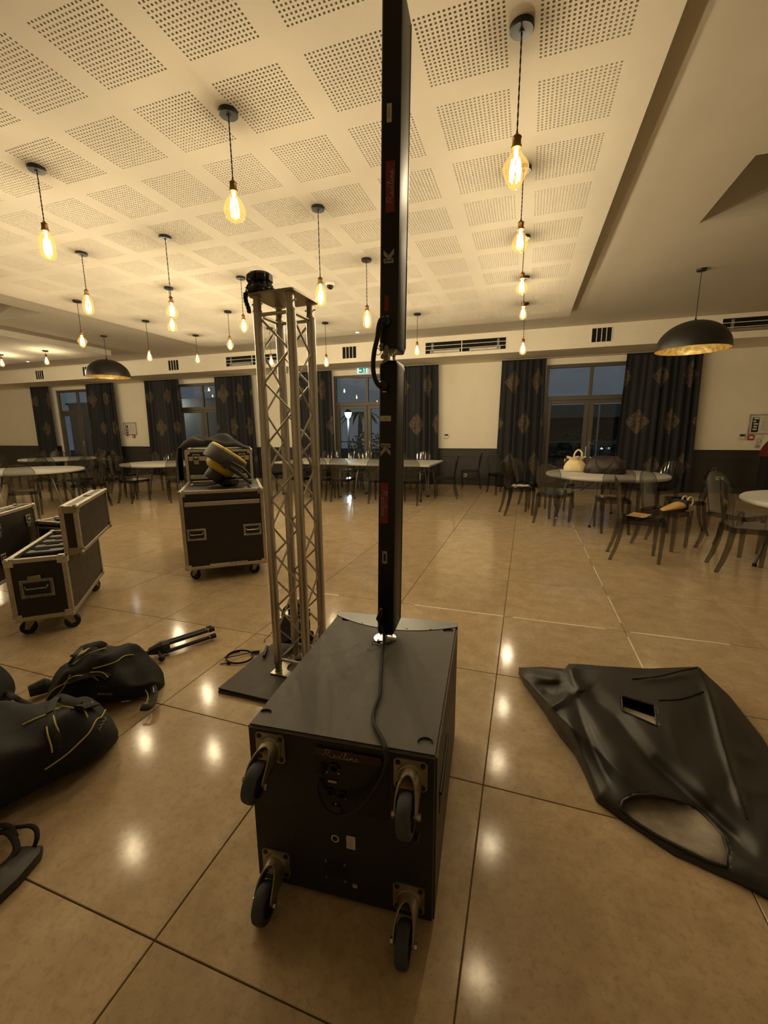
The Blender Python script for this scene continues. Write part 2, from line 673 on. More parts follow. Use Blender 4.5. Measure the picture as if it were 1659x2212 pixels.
# floor with stone tiles
fl = MB().box(((X0 + X1) / 2, (Y0 + YW) / 2, -0.11), (X1 - X0, YW - Y0, 0.21)).build('floor', 'grout', None, 0)
fl['kind'] = 'structure'
tile_me = MB().cbox((0, 0, -0.01), (TS - 0.0042, TS - 0.0042, 0.02), 0.0016).mesh('floor_tile', 'tile', 0)
rest = MB()
for i in range(-25, 9):
    for j in range(-9, 13):
        x0, y0 = GX + i * TS, GY + j * TS
        if x0 + TS < X0 or x0 > X1 or y0 + TS < Y0 or y0 > YW:
            continue
        cx, cy = x0 + TS / 2, y0 + TS / 2
        vis = False
        for a in (0, 0.5, 1):
            for b in (0, 0.5, 1):
                p = proj((x0 + a * TS, y0 + b * TS, 0))
                if -5 < p[0] < CW + 5 and 0 < p[1] < CH + 5:
                    vis = True
        ya, yb_ = max(y0, Y0) + 0.0025, min(y0 + TS, YW) - 0.0025
        xa, xb_ = max(x0, X0) + 0.0025, min(x0 + TS, X1) - 0.0025
        if vis and y0 + TS <= YW and x0 >= X0 and x0 + TS <= X1:
            o = bpy.data.objects.new('floor_tile', tile_me)
            COL.objects.link(o)
            o.parent = fl
            o.location = (cx, cy, random.uniform(-0.0006, 0))
        else:
            rest.box(((xa + xb_) / 2, (ya + yb_) / 2, -0.01), (xb_ - xa, yb_ - ya, 0.02))
rest.build('floor_tile', 'tile', fl, 0, kind='stuff')
# two resin joints, reflected light painted in as white: across and into the room
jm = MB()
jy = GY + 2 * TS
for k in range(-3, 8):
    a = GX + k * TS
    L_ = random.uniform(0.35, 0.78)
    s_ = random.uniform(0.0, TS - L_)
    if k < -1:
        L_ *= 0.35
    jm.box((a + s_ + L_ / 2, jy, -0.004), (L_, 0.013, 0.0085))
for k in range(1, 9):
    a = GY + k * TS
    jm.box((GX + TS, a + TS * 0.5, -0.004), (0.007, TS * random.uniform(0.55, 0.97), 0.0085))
jm.build('resin_joint_glint', 'pale', fl, 0)

# ceiling slab with two square recesses
REC = ((1.59, 2.95, 4.50, 5.66), (-10.1, -8.3, 4.55, 5.75))
ce = MB()
TH = 0.06


def slab(mb, xa, xb, ya, yb, za, zb):
    mb.box(((xa + xb) / 2, (ya + yb) / 2, (za + zb) / 2), (xb - xa, yb - ya, zb - za))


ZT = ZU + TH
slab(ce, X0, X1, Y0, 4.50, ZU, ZT)
slab(ce, X0, X1, 5.75, YB + 0.05, ZU, ZT)
slab(ce, X0, REC[1][0], 4.50, 5.75, ZU, ZT)
slab(ce, REC[1][1], REC[0][0], 4.50, 5.75, ZU, ZT)
slab(ce, REC[0][1], X1, 4.50, 5.75, ZU, ZT)
slab(ce, REC[1][0], REC[1][1], 4.50, 4.55, ZU, ZT)
slab(ce, REC[0][0], REC[0][1], 5.66, 5.75, ZU, ZT)
for xa, xb, ya, yb in REC:
    zt = ZU + 0.55
    slab(ce, xa - 0.05, xb + 0.05, ya - 0.05, yb + 0.05, zt, zt + 0.05)
    slab(ce, xa - 0.05, xa, ya - 0.05, yb + 0.05, ZT, zt)
    slab(ce, xb, xb + 0.05, ya - 0.05, yb + 0.05, ZT, zt)
    slab(ce, xa, xb, ya - 0.05, ya, ZT, zt)
    slab(ce, xa, xb, yb, yb + 0.05, ZT, zt)
ceil = ce.build('ceiling', 'ceil', None, 0)
ceil['kind'] = 'structure'

# dropped acoustic raft with perforated panels
RX0, RX1, RY0, RY1 = -7.30, 0.61, 1.45, 8.62
NCX, NRY = 12, 11
PX1 = 0.4765
PX0 = PX1 - NCX * 0.6
PY0 = 1.722
PY1 = PY0 + NRY * 0.6
rf = MB()
for (xa, xb, ya, yb) in ((RX0, PX0, RY0, RY1), (PX1, RX1, RY0, RY1), (PX0, PX1, RY0, PY0), (PX0, PX1, PY1, RY1)):
    slab(rf, xa, xb, ya, yb, ZR, ZU)
raft = rf.build('acoustic_raft', 'ceil', ceil, 0)
fb = MB()
slab(fb, PX0, PX1, PY0, PY1, ZR + 0.035, ZR + 0.045)
fb.build('felt_backing', 'felt', raft, 0)
xs = [-0.3]
for k in range(18):
    c_ = -0.2125 + k * 0.025
    xs += [c_ - 0.0062, c_ + 0.0062]
xs.append(0.3)
pb = MB()
nx = len(xs)
vid = [(x, y, 0) for y in xs for x in xs] + [(x, y, 0.0125) for y in xs for x in xs]
fcs = []
for j in range(nx - 1):
    for i in range(nx - 1):
        q = [j * nx + i, j * nx + i + 1, (j + 1) * nx + i + 1, (j + 1) * nx + i]
        if i % 2 == 1 and j % 2 == 1:
            for k in range(4):
                a_, b_ = q[k], q[(k + 1) % 4]
                fcs.append((a_, b_, b_ + nx * nx, a_ + nx * nx))
        else:
            fcs.append(tuple(q[::-1]))
pb.add(vid, fcs)
pan_me = pb.mesh('perforated_panel', 'ceil', 0, weld=False)
for i in range(NCX):
    for j in range(NRY):
        o = bpy.data.objects.new('perforated_panel', pan_me)
        COL.objects.link(o)
        o.parent = raft
        o.location = (PX0 + 0.3 + i * 0.6, PY0 + 0.3 + j * 0.6, ZR)
rf2 = MB()
slab(rf2, -18.3, -10.35, RY0, RY1 + 0.05, ZR, ZU)
rf2.build('acoustic_raft', 'ceil', ceil, 0)

# bulkhead along the back wall
bk = MB()
slab(bk, X0, X1, YB, YW, 3.07, ZU + 0.05)
bh = bk.build('trim_1', 'wall', None, 0)
bh['kind'] = 'structure'

# walls
WIN = [-15.35, -9.85, -4.25, 1.38]
WH = 2.93
wb = MB()
edges = [X0]
for c_ in WIN:
    edges += [c_ - 1.0, c_ + 1.0]
edges.append(X1)
for k in range(0, len(edges), 2):
    slab(wb, edges[k], edges[k + 1], YW, YW + 0.28, 0, ZU + 0.1)
for c_ in WIN:
    slab(wb, c_ - 1, c_ + 1, YW, YW + 0.28, WH, ZU + 0.1)
w_ = wb.build('wall_back', 'wall', None, 0)
w_['kind'] = 'structure'
for nm, a in (('wall_left', (X0 - 0.2, X0, Y0 - 0.2, YW + 0.28)), ('wall_right', (X1, X1 + 0.2, Y0 - 0.2, YW + 0.28)), ('wall_front', (X0, X1, Y0 - 0.2, Y0))):
    m_ = MB()
    slab(m_, *a, -0.2, ZU + 0.1)
    o = m_.build(nm, 'wall', None, 0)
    o['kind'] = 'structure'

# dark wainscot with mouldings, in runs between the windows
wn = MB()
cap = MB()
bead = MB()
base = MB()
for k in range(0, len(edges), 2):
    a, b = edges[k], edges[k + 1]
    slab(wn, a, b, YW - 0.018, YW, 0, 0.93)
    slab(cap, a, b, YW - 0.045, YW, 0.925, 0.955)
    slab(cap, a, b, YW - 0.030, YW, 0.900, 0.925)
    slab(bead, a, b, YW - 0.034, YW - 0.018, 0.735, 0.765)
    slab(bead, a, b, YW - 0.034, YW - 0.018, 0.165, 0.190)
    slab(base, a, b, YW - 0.036, YW - 0.018, 0, 0.11)
o = wn.build('trim_2', 'wains', None, 0)
o['kind'] = 'structure'
cap.build('dado_cap', 'wains', o, 0)
bead.build('panel_bead', 'wains', o, 0)
o = base.build('baseboard_back', 'wains', None, 0)
o['kind'] = 'structure'

# windows: double doors with transom lights
for n_, c_ in enumerate(WIN):
    root = bpy.data.objects.new('window_%d' % (n_ + 1), None)
    COL.objects.link(root)
    root.location = (c_, YW + 0.12, 0)
    root['kind'] = 'structure'
    fr = MB()
    fr.cbox((-0.965, 0, WH / 2), (0.07, 0.09, WH), 0.006)
    fr.cbox((0.965, 0, WH / 2), (0.07, 0.09, WH), 0.006)
    fr.cbox((0, 0, WH - 0.035), (1.86, 0.09, 0.07), 0.006)
    fr.cbox((0, 0, 2.16), (1.86, 0.09, 0.10), 0.006)
    fr.cbox((0, 0, 2.53), (0.07, 0.08, 0.66), 0.005)
    fr.build('outer_frame', 'frame', root, 30)
    g = MB()
    for s in (-1, 1):
        g = MB()
        g.box((s * 0.483, 0, 2.535), (0.89, 0.012, 0.65))
        g.build('transom_pane', 'glass', root, 0)
        le = MB()
        le.cbox((s * 0.885, -0.005, 1.06), (0.085, 0.07, 2.1), 0.005)
        le.cbox((s * 0.055, -0.005, 1.06), (0.10, 0.07, 2.1), 0.005)
        le.cbox((s * 0.47, -0.005, 2.07), (0.75, 0.07, 0.08), 0.005)
        le.cbox((s * 0.47, -0.005, 0.06), (0.75, 0.07, 0.12), 0.005)
        le.cbox((s * 0.47, -0.005, 0.30), (0.75, 0.045, 0.40), 0.005)
        lo = le.build('door_leaf', 'frame', root, 30)
        MB().box((s * 0.475, 0, 1.27), (0.74, 0.012, 1.54)).build('glass_pane', 'glass', lo, 0)
        if s > 0:
            h = MB()
            h.cbox((0.06, -0.047, 1.05), (0.035, 0.014, 0.20), 0.003)
            h.cyl((0.06, -0.05, 1.08), (0.06, -0.095, 1.08), 0.011)
            h.cbox((0.11, -0.095, 1.08), (0.13, 0.018, 0.022), 0.005)
            h.build('door_handle', 'chrome', lo)


# ================================================================== CURTAINS
def curtain(xa, xb, label, seed, y=11.02):
    rnd = random.Random(seed)
    w = xb - xa
    nf = max(4, int(round(w / 0.145)))
    n = nf * 8
    amps = [rnd.uniform(0.03, 0.075) for _ in range(nf + 2)]
    pts, us = [], []
    u = rnd.uniform(0, 0.5)
    flat0 = rnd.uniform(0.1, 0.5)
    for i in range(n + 1):
        t = i / n
        k = t * nf
        a = amps[int(k)] * (1 - (k % 1)) + amps[int(k) + 1] * (k % 1)
        if abs(t - flat0) < 0.2:
            a *= 0.35
        x = xa + w * t + 0.012 * math.sin(3.1 * k + seed)
        yy = y + a * math.sin(2 * PI * k)
        if pts:
            u += math.hypot(x - pts[-1][0], yy - pts[-1][1])
        pts.append((x, yy))
        us.append(u)
    zs_ = [0.03, 0.5, 1.0, 1.6, 2.2, 2.75, 3.0, 3.058]
    rows = []
    for z in zs_:
        sp = 1.0 + 0.10 * (1 - z / 3.06)
        amp = 1.0 if z < 2.9 else 0.8
        rows.append([((x - (xa + xb) / 2) * sp + (xa + xb) / 2, y + (yy - y) * amp, z) for x, yy in pts])
    mb = MB()
    mb.grid(rows)
    me = mb.mesh('curtain', 'curtain', 80, weld=False)
    uvl = me.uv_layers.new(name='UVMap')
    W_ = n + 1
    for lp in me.loops:
        j, i = divmod(lp.vertex_index, W_)
        uvl.data[lp.index].uv = (us[i], zs_[j])
    o = bpy.data.objects.new('curtain', me)
    COL.objects.link(o)
    md = o.modifiers.new('thickness', 'SOLIDIFY')
    md.thickness = 0.004
    tag(o, label, 'curtain', 'navy diamond curtains along the back wall')
    hd = MB()
    hd.box(((xa + xb) / 2, y, 3.052), (w, 0.03, 0.014))
    hd.build('header_tape', 'cloth', o, 0)
    return o


for a, b, lb, sd in [
    (-17.3, -16.35, 'navy diamond curtain at far left, left of the leftmost window', 3),
    (-14.5, -13.25, 'navy diamond curtain right of the leftmost window, beside a small framed notice', 5),
    (-11.9, -10.5, 'navy diamond curtain left of the window behind the tall flight case', 8),
    (-9.1, -7.8, 'navy diamond curtain right of the window behind the tall flight case', 11),
    (-6.35, -5.2, 'navy diamond curtain seen through the silver truss tower', 14),
    (-3.25, -2.22, 'navy diamond curtain just right of the black speaker column', 17),
    (-0.66, 0.36, 'navy diamond curtain left of the window behind the round table with bags', 21),
    (2.02, 3.46, 'widest navy diamond curtain, rightmost, below the large black dome lamp', 26)]:
    curtain(a, b, lb, sd)
for c_, lb in ((WIN[0], 'thin pale curtain rail above the leftmost window'), (WIN[1], 'thin pale curtain rail above the window behind the tall flight case'),
               (WIN[2], 'thin pale curtain rail above the window behind the truss and exit sign'), (WIN[3], 'thin pale curtain rail above the window behind the table with bags')):
    o = MB().box((c_ - 0.03, 11.02, 3.0665), (4.3, 0.035, 0.007)).build('curtain_rail', 'ceil', None, 0)
    tag(o, lb, 'curtain rail')

# ================================================================== PENDANT BULBS
PROF = {
    'globe': [(0.0, 0.0), (0.028, 0.004), (0.05, 0.018), (0.06, 0.045), (0.06, 0.065), (0.05, 0.095), (0.033, 0.118), (0.019, 0.135), (0.015, 0.15), (0.0148, 0.165)],
    'tube': [(0.0, 0.0), (0.03, 0.006), (0.047, 0.03), (0.05, 0.065), (0.05, 0.11), (0.044, 0.145), (0.03, 0.17), (0.018, 0.185), (0.0148, 0.2)],
    'diamond': [(0.0, 0.0), (0.02, 0.004), (0.033, 0.022), (0.058, 0.075), (0.06, 0.085), (0.052, 0.105), (0.03, 0.135), (0.018, 0.155), (0.0148, 0.175)],
    'pear': [(0.0, 0.0), (0.024, 0.004), (0.042, 0.02), (0.05, 0.045), (0.047, 0.07), (0.034, 0.11), (0.022, 0.145), (0.016, 0.165), (0.0148, 0.175)],
    'bell': [(0.0, 0.002), (0.05, 0.0), (0.058, 0.012), (0.06, 0.04), (0.055, 0.075), (0.04, 0.11), (0.024, 0.135), (0.016, 0.155), (0.0148, 0.17)],
}
lamp_meshes = {}
for k, pr in PROF.items():
    L_ = pr[-1][1]
    b_ = MB().lathe(pr, 18).mesh('bulb', 'bulbglass', 60)
    f_ = MB()
    zc = L_ * 0.42
    for i in range(6):
        t = 2 * PI * i / 6
        c, s = math.cos(t), math.sin(t)
        f_.tube([(0.020 * c, 0.020 * s, zc - 0.042), (0.023 * c, 0.023 * s, zc), (0.016 * c, 0.016 * s, zc + 0.048)], 0.0042, 5)
    f_.cyl((0, 0, zc + 0.05), (0, 0, L_ - 0.01), 0.007, 0.009, 8)
    lamp_meshes[k] = (b_, f_.mesh('filament', 'filament', 60), L_, zc)
sock = MB()
sock.lathe([(0.0, 0.075), (0.008, 0.07), (0.012, 0.06), (0.022, 0.055), (0.026, 0.05), (0.022, 0.046), (0.023, 0.012), (0.027, 0.01), (0.027, 0.0), (0.02, 0.0)], 16)
sock_me = sock.mesh('socket', 'brass', 50)
can_me = MB().lathe([(0.0, -0.03), (0.012, -0.03), (0.014, -0.026), (0.055, -0.025), (0.06, -0.02), (0.06, 0.0)], 24).mesh('canopy', 'black', 40)
can_big = MB().lathe([(0.0, -0.035), (0.012, -0.035), (0.015, -0.028), (0.056, -0.026), (0.06, -0.02), (0.06, 0.0)], 24).mesh('canopy', 'black', 40)


def upright_filament(ld):
    """upright glowing strips shine sideways more than up or down (intensity follows the sine)"""
    ld.use_nodes = True
    nt = ld.node_tree
    em = next(n for n in nt.nodes if n.type == 'EMISSION')
    g = nt.nodes.new('ShaderNodeNewGeometry')
    sp_ = nt.nodes.new('ShaderNodeSeparateXYZ')
    nt.links.new(g.outputs['Incoming'], sp_.inputs[0])
    m1 = nt.nodes.new('ShaderNodeMath')
    m1.operation = 'POWER'
    nt.links.new(sp_.outputs[2], m1.inputs[0])
    m1.inputs[1].default_value = 2.0
    m2 = nt.nodes.new('ShaderNodeMath')
    m2.operation = 'MULTIPLY_ADD'
    nt.links.new(m1.outputs[0], m2.inputs[0])
    m2.inputs[1].default_value = -0.92
    m2.inputs[2].default_value = 1.0
    nt.links.new(m2.outputs[0], em.inputs[1])


def pendant(x, y, zbot, kind, label, big=1.0, zc=ZR, energy=1.0):
    t = thing('pendant_lamp', label, 'pendant lamp', (x, y, zc), random.uniform(0, 6), 'bare filament pendants under the dropped ceilings')
    bm_, fm_, L_, zf_ = lamp_meshes[kind]

    def part(name, me, par, loc=(0, 0, 0)):
        o = bpy.data.objects.new(name, me)
        COL.objects.link(o)
        o.parent = par
        o.location = loc
        return o
    part('canopy', can_me, t)
    zb = zbot - zc
    sock_z = zb + (L_ - 0.012) * big
    cd_ = MB()
    n = 40
    top, bot = -0.025, sock_z + 0.07
    if top - bot > 0.02:
        for ph in (0, PI):
            cd_.tube([(0.0022 * math.cos(ph + q * 0.9), 0.0022 * math.sin(ph + q * 0.9), top + (bot - top) * q / n) for q in range(n + 1)], 0.0026, 5)
        cd_.build('cord', 'cord', t, 60)
    part('socket', sock_me, t, (0, 0, sock_z))
    b = part('bulb', bm_, t, (0, 0, zb))
    b.scale = (big, big, big)
    part('filament', fm_, b)
    ld = bpy.data.lights.new('lamp_light', 'POINT')
    ld.energy = LAMP_W * energy
    ld.color = LAMP_COL
    ld.shadow_soft_size = 0.014
    upright_filament(ld)
    lo = bpy.data.objects.new('lamp_light', ld)
    COL.objects.link(lo)
    lo.parent = t
    lo.location = (0, 0, zb + zf_ * big)
    return t


CX = [-0.13, -1.89, -3.64, -4.83, -6.60]
RYS = [2.61, 3.83, 5.06, 6.30, 7.52]
P_ = [
    (0, 0, 2.661, 'diamond', 'nearest hanging bulb at upper right, right of the speaker column top', 1.15),
    (0, 1, 2.795, 'globe', 'round hanging bulb second in the right-hand row of bulbs', 1.05),
    (0, 2, 2.827, 'globe', 'third bulb from the front in the right-hand row of hanging bulbs', 1),
    (0, 3, 2.858, 'pear', 'fourth bulb from the front in the right-hand row of hanging bulbs', 1),
    (0, 4, 2.604, 'pear', 'farthest bulb of the right-hand row, hanging low before the air grille', 1.15),
    (1, 0, 2.760, 'globe', 'large round hanging bulb nearest on the left half, above the truss', 1.15),
    (1, 1, 2.556, 'tube', 'hanging bulb between truss top and speaker column, near the smoke detector', 1),
    (1, 2, 2.623, 'tube', 'elongated hanging bulb just left of the speaker column', 1.05),
    (1, 3, 2.70, 'globe', 'hanging bulb hidden behind the speaker column', 1),
    (1, 4, 2.700, 'pear', 'small distant bulb just right of the speaker column before the bulkhead', 1),
    (2, 0, 2.743, 'tube', 'elongated hanging bulb at the far left near the picture edge, upper', 1.1),
    (2, 1, 2.597, 'globe', 'round bulb directly above a bell-shaped bulb left of the truss', 1),
    (2, 2, 2.705, 'diamond', 'diamond-shaped hanging bulb just left of the truss top', 1),
    (2, 3, 2.66, 'globe', 'hanging bulb seen behind the top of the truss tower', 1),
    (2, 4, 2.601, 'pear', 'distant low bulb just right of the truss, above a curtain', 1),
    (3, 1, 2.735, 'tube', 'elongated bulb above the left black dome lamp', 1.1),
    (3, 2, 2.816, 'bell', 'bell-shaped bulb right under a round bulb, left of the truss', 1.05),
    (3, 3, 2.770, 'diamond', 'small diamond bulb left of the truss, above the air grille end', 1),
    (3, 4, 2.686, 'pear', 'small distant bulb seen between the truss legs', 1),
    (4, 2, 2.709, 'diamond', 'yellow diamond-like bulb left of the left black dome lamp', 1.1),
    (4, 3, 2.688, 'pear', 'small bulb right of the left black dome lamp', 1),
    (4, 4, 2.826, 'pear', 'small distant bulb above the window behind the flight case', 1),
    (4, 1, 2.66, 'globe', 'bulb cut by the left picture edge above the second dropped ceiling', 1.1),
    (3, 0, 2.70, 'globe', 'hanging bulb outside the left edge, nearest row', 1),
    (4, 0, 2.70, 'pear', 'hanging bulb outside the left edge, second from the left wall', 1),
]
for ci, ri, zb, kd, lb, bg_ in P_:
    pendant(CX[ci], RYS[ri], zb, kd, lb, bg_)
pendant(-11.21, 7.62, 3.053, 'pear', 'short-corded yellow bulb under the left dropped ceiling', 1.1)
pendant(-12.77, 7.58, 3.085, 'pear', 'short-corded white bulb under the left dropped ceiling at the picture edge', 1.1)
for k, (x, y) in enumerate([(-14.6, 7.5), (-11.2, 5.2), (-12.8, 5.2), (-14.6, 5.2), (-11.2, 2.8), (-12.8, 2.8), (-16.3, 5.2)]):
    pendant(x, y, 3.07, 'pear', 'short-corded bulb under the left dropped ceiling, outside the picture, number %s from the right' % ['one', 'two', 'three', 'four', 'five', 'six', 'seven'][k], 1.0)

# recessed downlights on the raft
for x, y, lb in ((-3.38, 8.46, 'small recessed downlight at the back edge of the dropped ceiling'), (-13.34, 8.56, 'small recessed downlight at the back edge of the left dropped ceiling')):
    t = thing('downlight', lb, 'downlight', (x, y, ZR))
    MB().lathe([(0.035, -0.001), (0.036, -0.006), (0.05, -0.004), (0.052, 0.0)], 20).build('trim_ring', 'white', t)
    MB().lathe([(0.0, -0.002), (0.034, -0.002)], 20).build('lens', 'spot', t)


# ================================================================== DOME LAMPS
def dome(x, y, rim_z, rad, label):
    t = thing('dome_lamp', label, 'dome lamp', (x, y, ZU), 0, 'black dome lamps with gold lining')
    c = bpy.data.objects.new('canopy', can_big)
    COL.objects.link(c)
    c.parent = t
    zr_ = rim_z - ZU
    H_ = rad * 0.86
    MB().cyl((0, 0, -0.03), (0, 0, zr_ + H_ + 0.03), 0.0045, n=8).build('cord', 'cord', t)
    out, inn = [], []
    for k in range(19):
        a = PI / 2 * k / 18
        out.append((rad * math.cos(a), zr_ + H_ * math.sin(a) ** 0.95))
        inn.append(((rad - 0.006) * math.cos(a), zr_ + (H_ - 0.006) * math.sin(a) ** 0.95))
    out[-1] = (0.0, out[-1][1])
    inn[-1] = (0.0, inn[-1][1])
    sh = MB().lathe([(rad - 0.006, zr_), (rad, zr_)] + out[1:], 48, caps=False)
    s_ = sh.build('shade', 'dome', t, 40)
    MB().lathe(inn, 48, caps=False).build('gold_lining', 'gold', s_, 60)
    MB().lathe([(0.005, zr_ + H_ + 0.055), (0.01, zr_ + H_ + 0.02), (0.022, zr_ + H_ + 0.008), (0.024, zr_ + H_ - 0.004)], 16).build('collar', 'black', t)
    lm = MB().cyl((0, 0, zr_ + H_ - 0.006), (0, 0, zr_ + H_ - 0.10), 0.022, n=12)
    lm.ball((0, 0, zr_ + H_ - 0.14), 0.04, 12)
    lm.build('lamp_holder', 'white', t)
    ld = bpy.data.lights.new('lamp_light', 'POINT')
    ld.energy = 3.0
    ld.color = LAMP_COL
    ld.shadow_soft_size = 0.03
    lo = bpy.data.objects.new('lamp_light', ld)
    COL.objects.link(lo)
    lo.parent = t
    lo.location = (0, 0, zr_ + H_ - 0.215)
    return t


dome(2.11, 7.17, 2.478, 0.445, 'large black dome lamp with gold lining hanging at the right')
dome(-8.93, 7.35, 2.635, 0.435, 'black dome lamp with gold lining hanging at the left')

# smoke detector
t = thing('smoke_detector', 'round white smoke detector with dark underside on the ceiling near the truss', 'smoke detector', (-2.65, 5.66, ZR))
MB().lathe([(0.05, -0.03), (0.062, -0.02), (0.066, 0.0)], 24).build('base', 'white', t)
MB().lathe([(0.0, -0.075), (0.025, -0.073), (0.04, -0.06), (0.046, -0.045), (0.046, -0.03)], 24).build('sensor_dome', 'panel', t)


# ================================================================== GRILLES ON THE BULKHEAD
def square_vent(x, z, label):
    t = thing('air_grille', label, 'air grille', (x, YB, z), 0, 'square air grilles with upright slots')
    w, h = 0.36, 0.27
    f = MB()
    f.box((0, -0.006, h / 2 + 0.006), (w + 0.03, 0.012, 0.014))
    f.box((0, -0.006, -h / 2 - 0.006), (w + 0.03, 0.012, 0.014))
    f.box((-w / 2 - 0.007, -0.006, 0), (0.014, 0.012, h))
    f.box((w / 2 + 0.007, -0.006, 0), (0.014, 0.012, h))
    f.build('frame', 'wall', t, 0)
    MB().box((0, -0.0015, 0), (w, 0.002, h)).build('dark_opening', 'blackhole', t, 0)
    for k in range(1, 4):
        MB().box((-w / 2 + w * k / 4, -0.008, 0), (0.012, 0.014, h)).build('slat', 'wall', t, 0)


square_vent(1.34, 3.30, 'square air grille on the bulkhead above the rightmost window')
square_vent(-4.21, 3.30, 'square air grille on the bulkhead between truss and speaker column')
square_vent(-9.63, 3.29, 'square air grille on the bulkhead left of the truss')
square_vent(-15.12, 3.28, 'square air grille on the bulkhead at far left')
square_vent(-13.0, 3.29, 'square air grille partly hidden behind the left dome lamp')


def long_vent(xa, xb, z, label, h=0.24):
    c = (xa + xb) / 2
    w = xb - xa
    t = thing('long_air_grille', label, 'air grille', (c, YB, z), 0, 'long low air grilles on the bulkhead')
    MB().box((0, -0.0015, 0), (w, 0.002, h)).build('dark_opening', 'blackhole', t, 0)
    f = MB()
    f.box((0, -0.006, h / 2 + 0.006), (w + 0.03, 0.012, 0.012))
    f.box((0, -0.006, -h / 2 - 0.006), (w + 0.03, 0.012, 0.012))
    f.box((-w / 2 - 0.006, -0.006, 0), (0.012, 0.012, h))
    f.box((w / 2 + 0.006, -0.006, 0), (0.012, 0.012, h))
    f.build('frame', 'wall', t, 0)
    for zz in (-0.042, 0.042):
        MB().cbox((0, -0.012, zz), (w, 0.016, 0.010), 0.002).build('slat', 'wall', t, 0)
    MB().box((-0.06, -0.014, 0), (0.016, 0.018, h)).build('divider', 'wall', t, 0)
    for s in (-1, 1):
        MB().box((s * (w / 2 - 0.16), -0.005, 0.0), (0.05, 0.006, h * 0.85)).build('duct_edge', 'paleext', t, 0)
        MB().box((s * w / 4, -0.0035, -0.085), (w / 2 - 0.22, 0.004, 0.05)).build('duct_floor', 'alu2', t, 0)


long_vent(-2.31, -0.53, 3.27, 'long air grille on the bulkhead right of the speaker column')
long_vent(-7.83, -6.05, 3.28, 'long air grille on the bulkhead behind the truss tower')
long_vent(3.38, 5.2, 3.31, 'long black air grille on the bulkhead beside the right dome lamp')

# exit sign
t = thing('exit_sign', 'small green running-man exit sign hanging above the middle window', 'exit sign', (-4.26, 11.0, 3.01))
MB().cbox((0, 0, 0), (0.30, 0.03, 0.15), 0.004).build('box', 'exitwhite', t)
MB().box((0.02, -0.0165, 0), (0.25, 0.002, 0.13)).build('green_panel', 'green', t, 0)
fg = MB()
fg.prism([(0.10, 0.05), (0.13, 0.05), (0.13, -0.055), (0.10, -0.055)], 0.0, 0.002, M.Translation((0, -0.018, 0)) @ M.Rotation(PI / 2, 4, 'X'))
fg.prism([(-0.10, 0.0), (-0.06, 0.035), (-0.06, 0.012), (-0.02, 0.012), (-0.02, -0.012), (-0.06, -0.012), (-0.06, -0.035)], 0.0, 0.002, M.Translation((0, -0.018, 0)) @ M.Rotation(PI / 2, 4, 'X'))
fg.build('arrow_and_door', 'exitwhite', t, 0)
mn = MB()
TT = M.Translation((0.05, -0.018, 0)) @ M.Rotation(PI / 2, 4, 'X')
mn.prism([(0.012 * math.cos(a * PI / 4) - 0.005, 0.045 + 0.012 * math.sin(a * PI / 4)) for a in range(8)], 0, 0.002, TT)
for a, b in (((-0.005, 0.03), (0.0, -0.01)), ((0.0, -0.01), (-0.03, -0.03)), ((-0.03, -0.03), (-0.035, -0.052)), ((0.0, -0.01), (0.02, -0.03)), ((0.02, -0.03), (0.012, -0.055)), ((-0.005, 0.028), (-0.03, 0.012)), ((-0.005, 0.028), (0.02, 0.008))):
    mn.cyl((a[0], a[1], 0.001), (b[0], b[1], 0.001), 0.006, n=6, T=TT)
mn.build('running_figure', 'exitwhite', t, 0)
sy = MB().cyl((0, 0, 0.07), (0, 0, 0.06 + 3.07 - 3.01), 0.006, n=8)
sy.build('hanger', 'white', t)


# ================================================================== THINGS ON THE BACK WALL
def wallthing(name, label, cat, x, z):
    return thing(name, label, cat, (x, YW, z))


def thermostat(x, z, label):
    t = wallthing('thermostat', label, 'thermostat', x, z)
    MB().cbox((0, -0.012, 0), (0.13, 0.024, 0.13), 0.006).build('housing', 'white', t)
    MB().box((0.005, -0.0245, 0.03), (0.09, 0.002, 0.042)).build('display', 'ink', t, 0)


thermostat(-2.0, 1.27, 'white thermostat on the wall right of the speaker column')
thermostat(4.41, 1.24, 'white thermostat on the wall at far right below the framed plan')
thermostat(-13.05, 1.30, 'white thermostat under the framed notice at left')


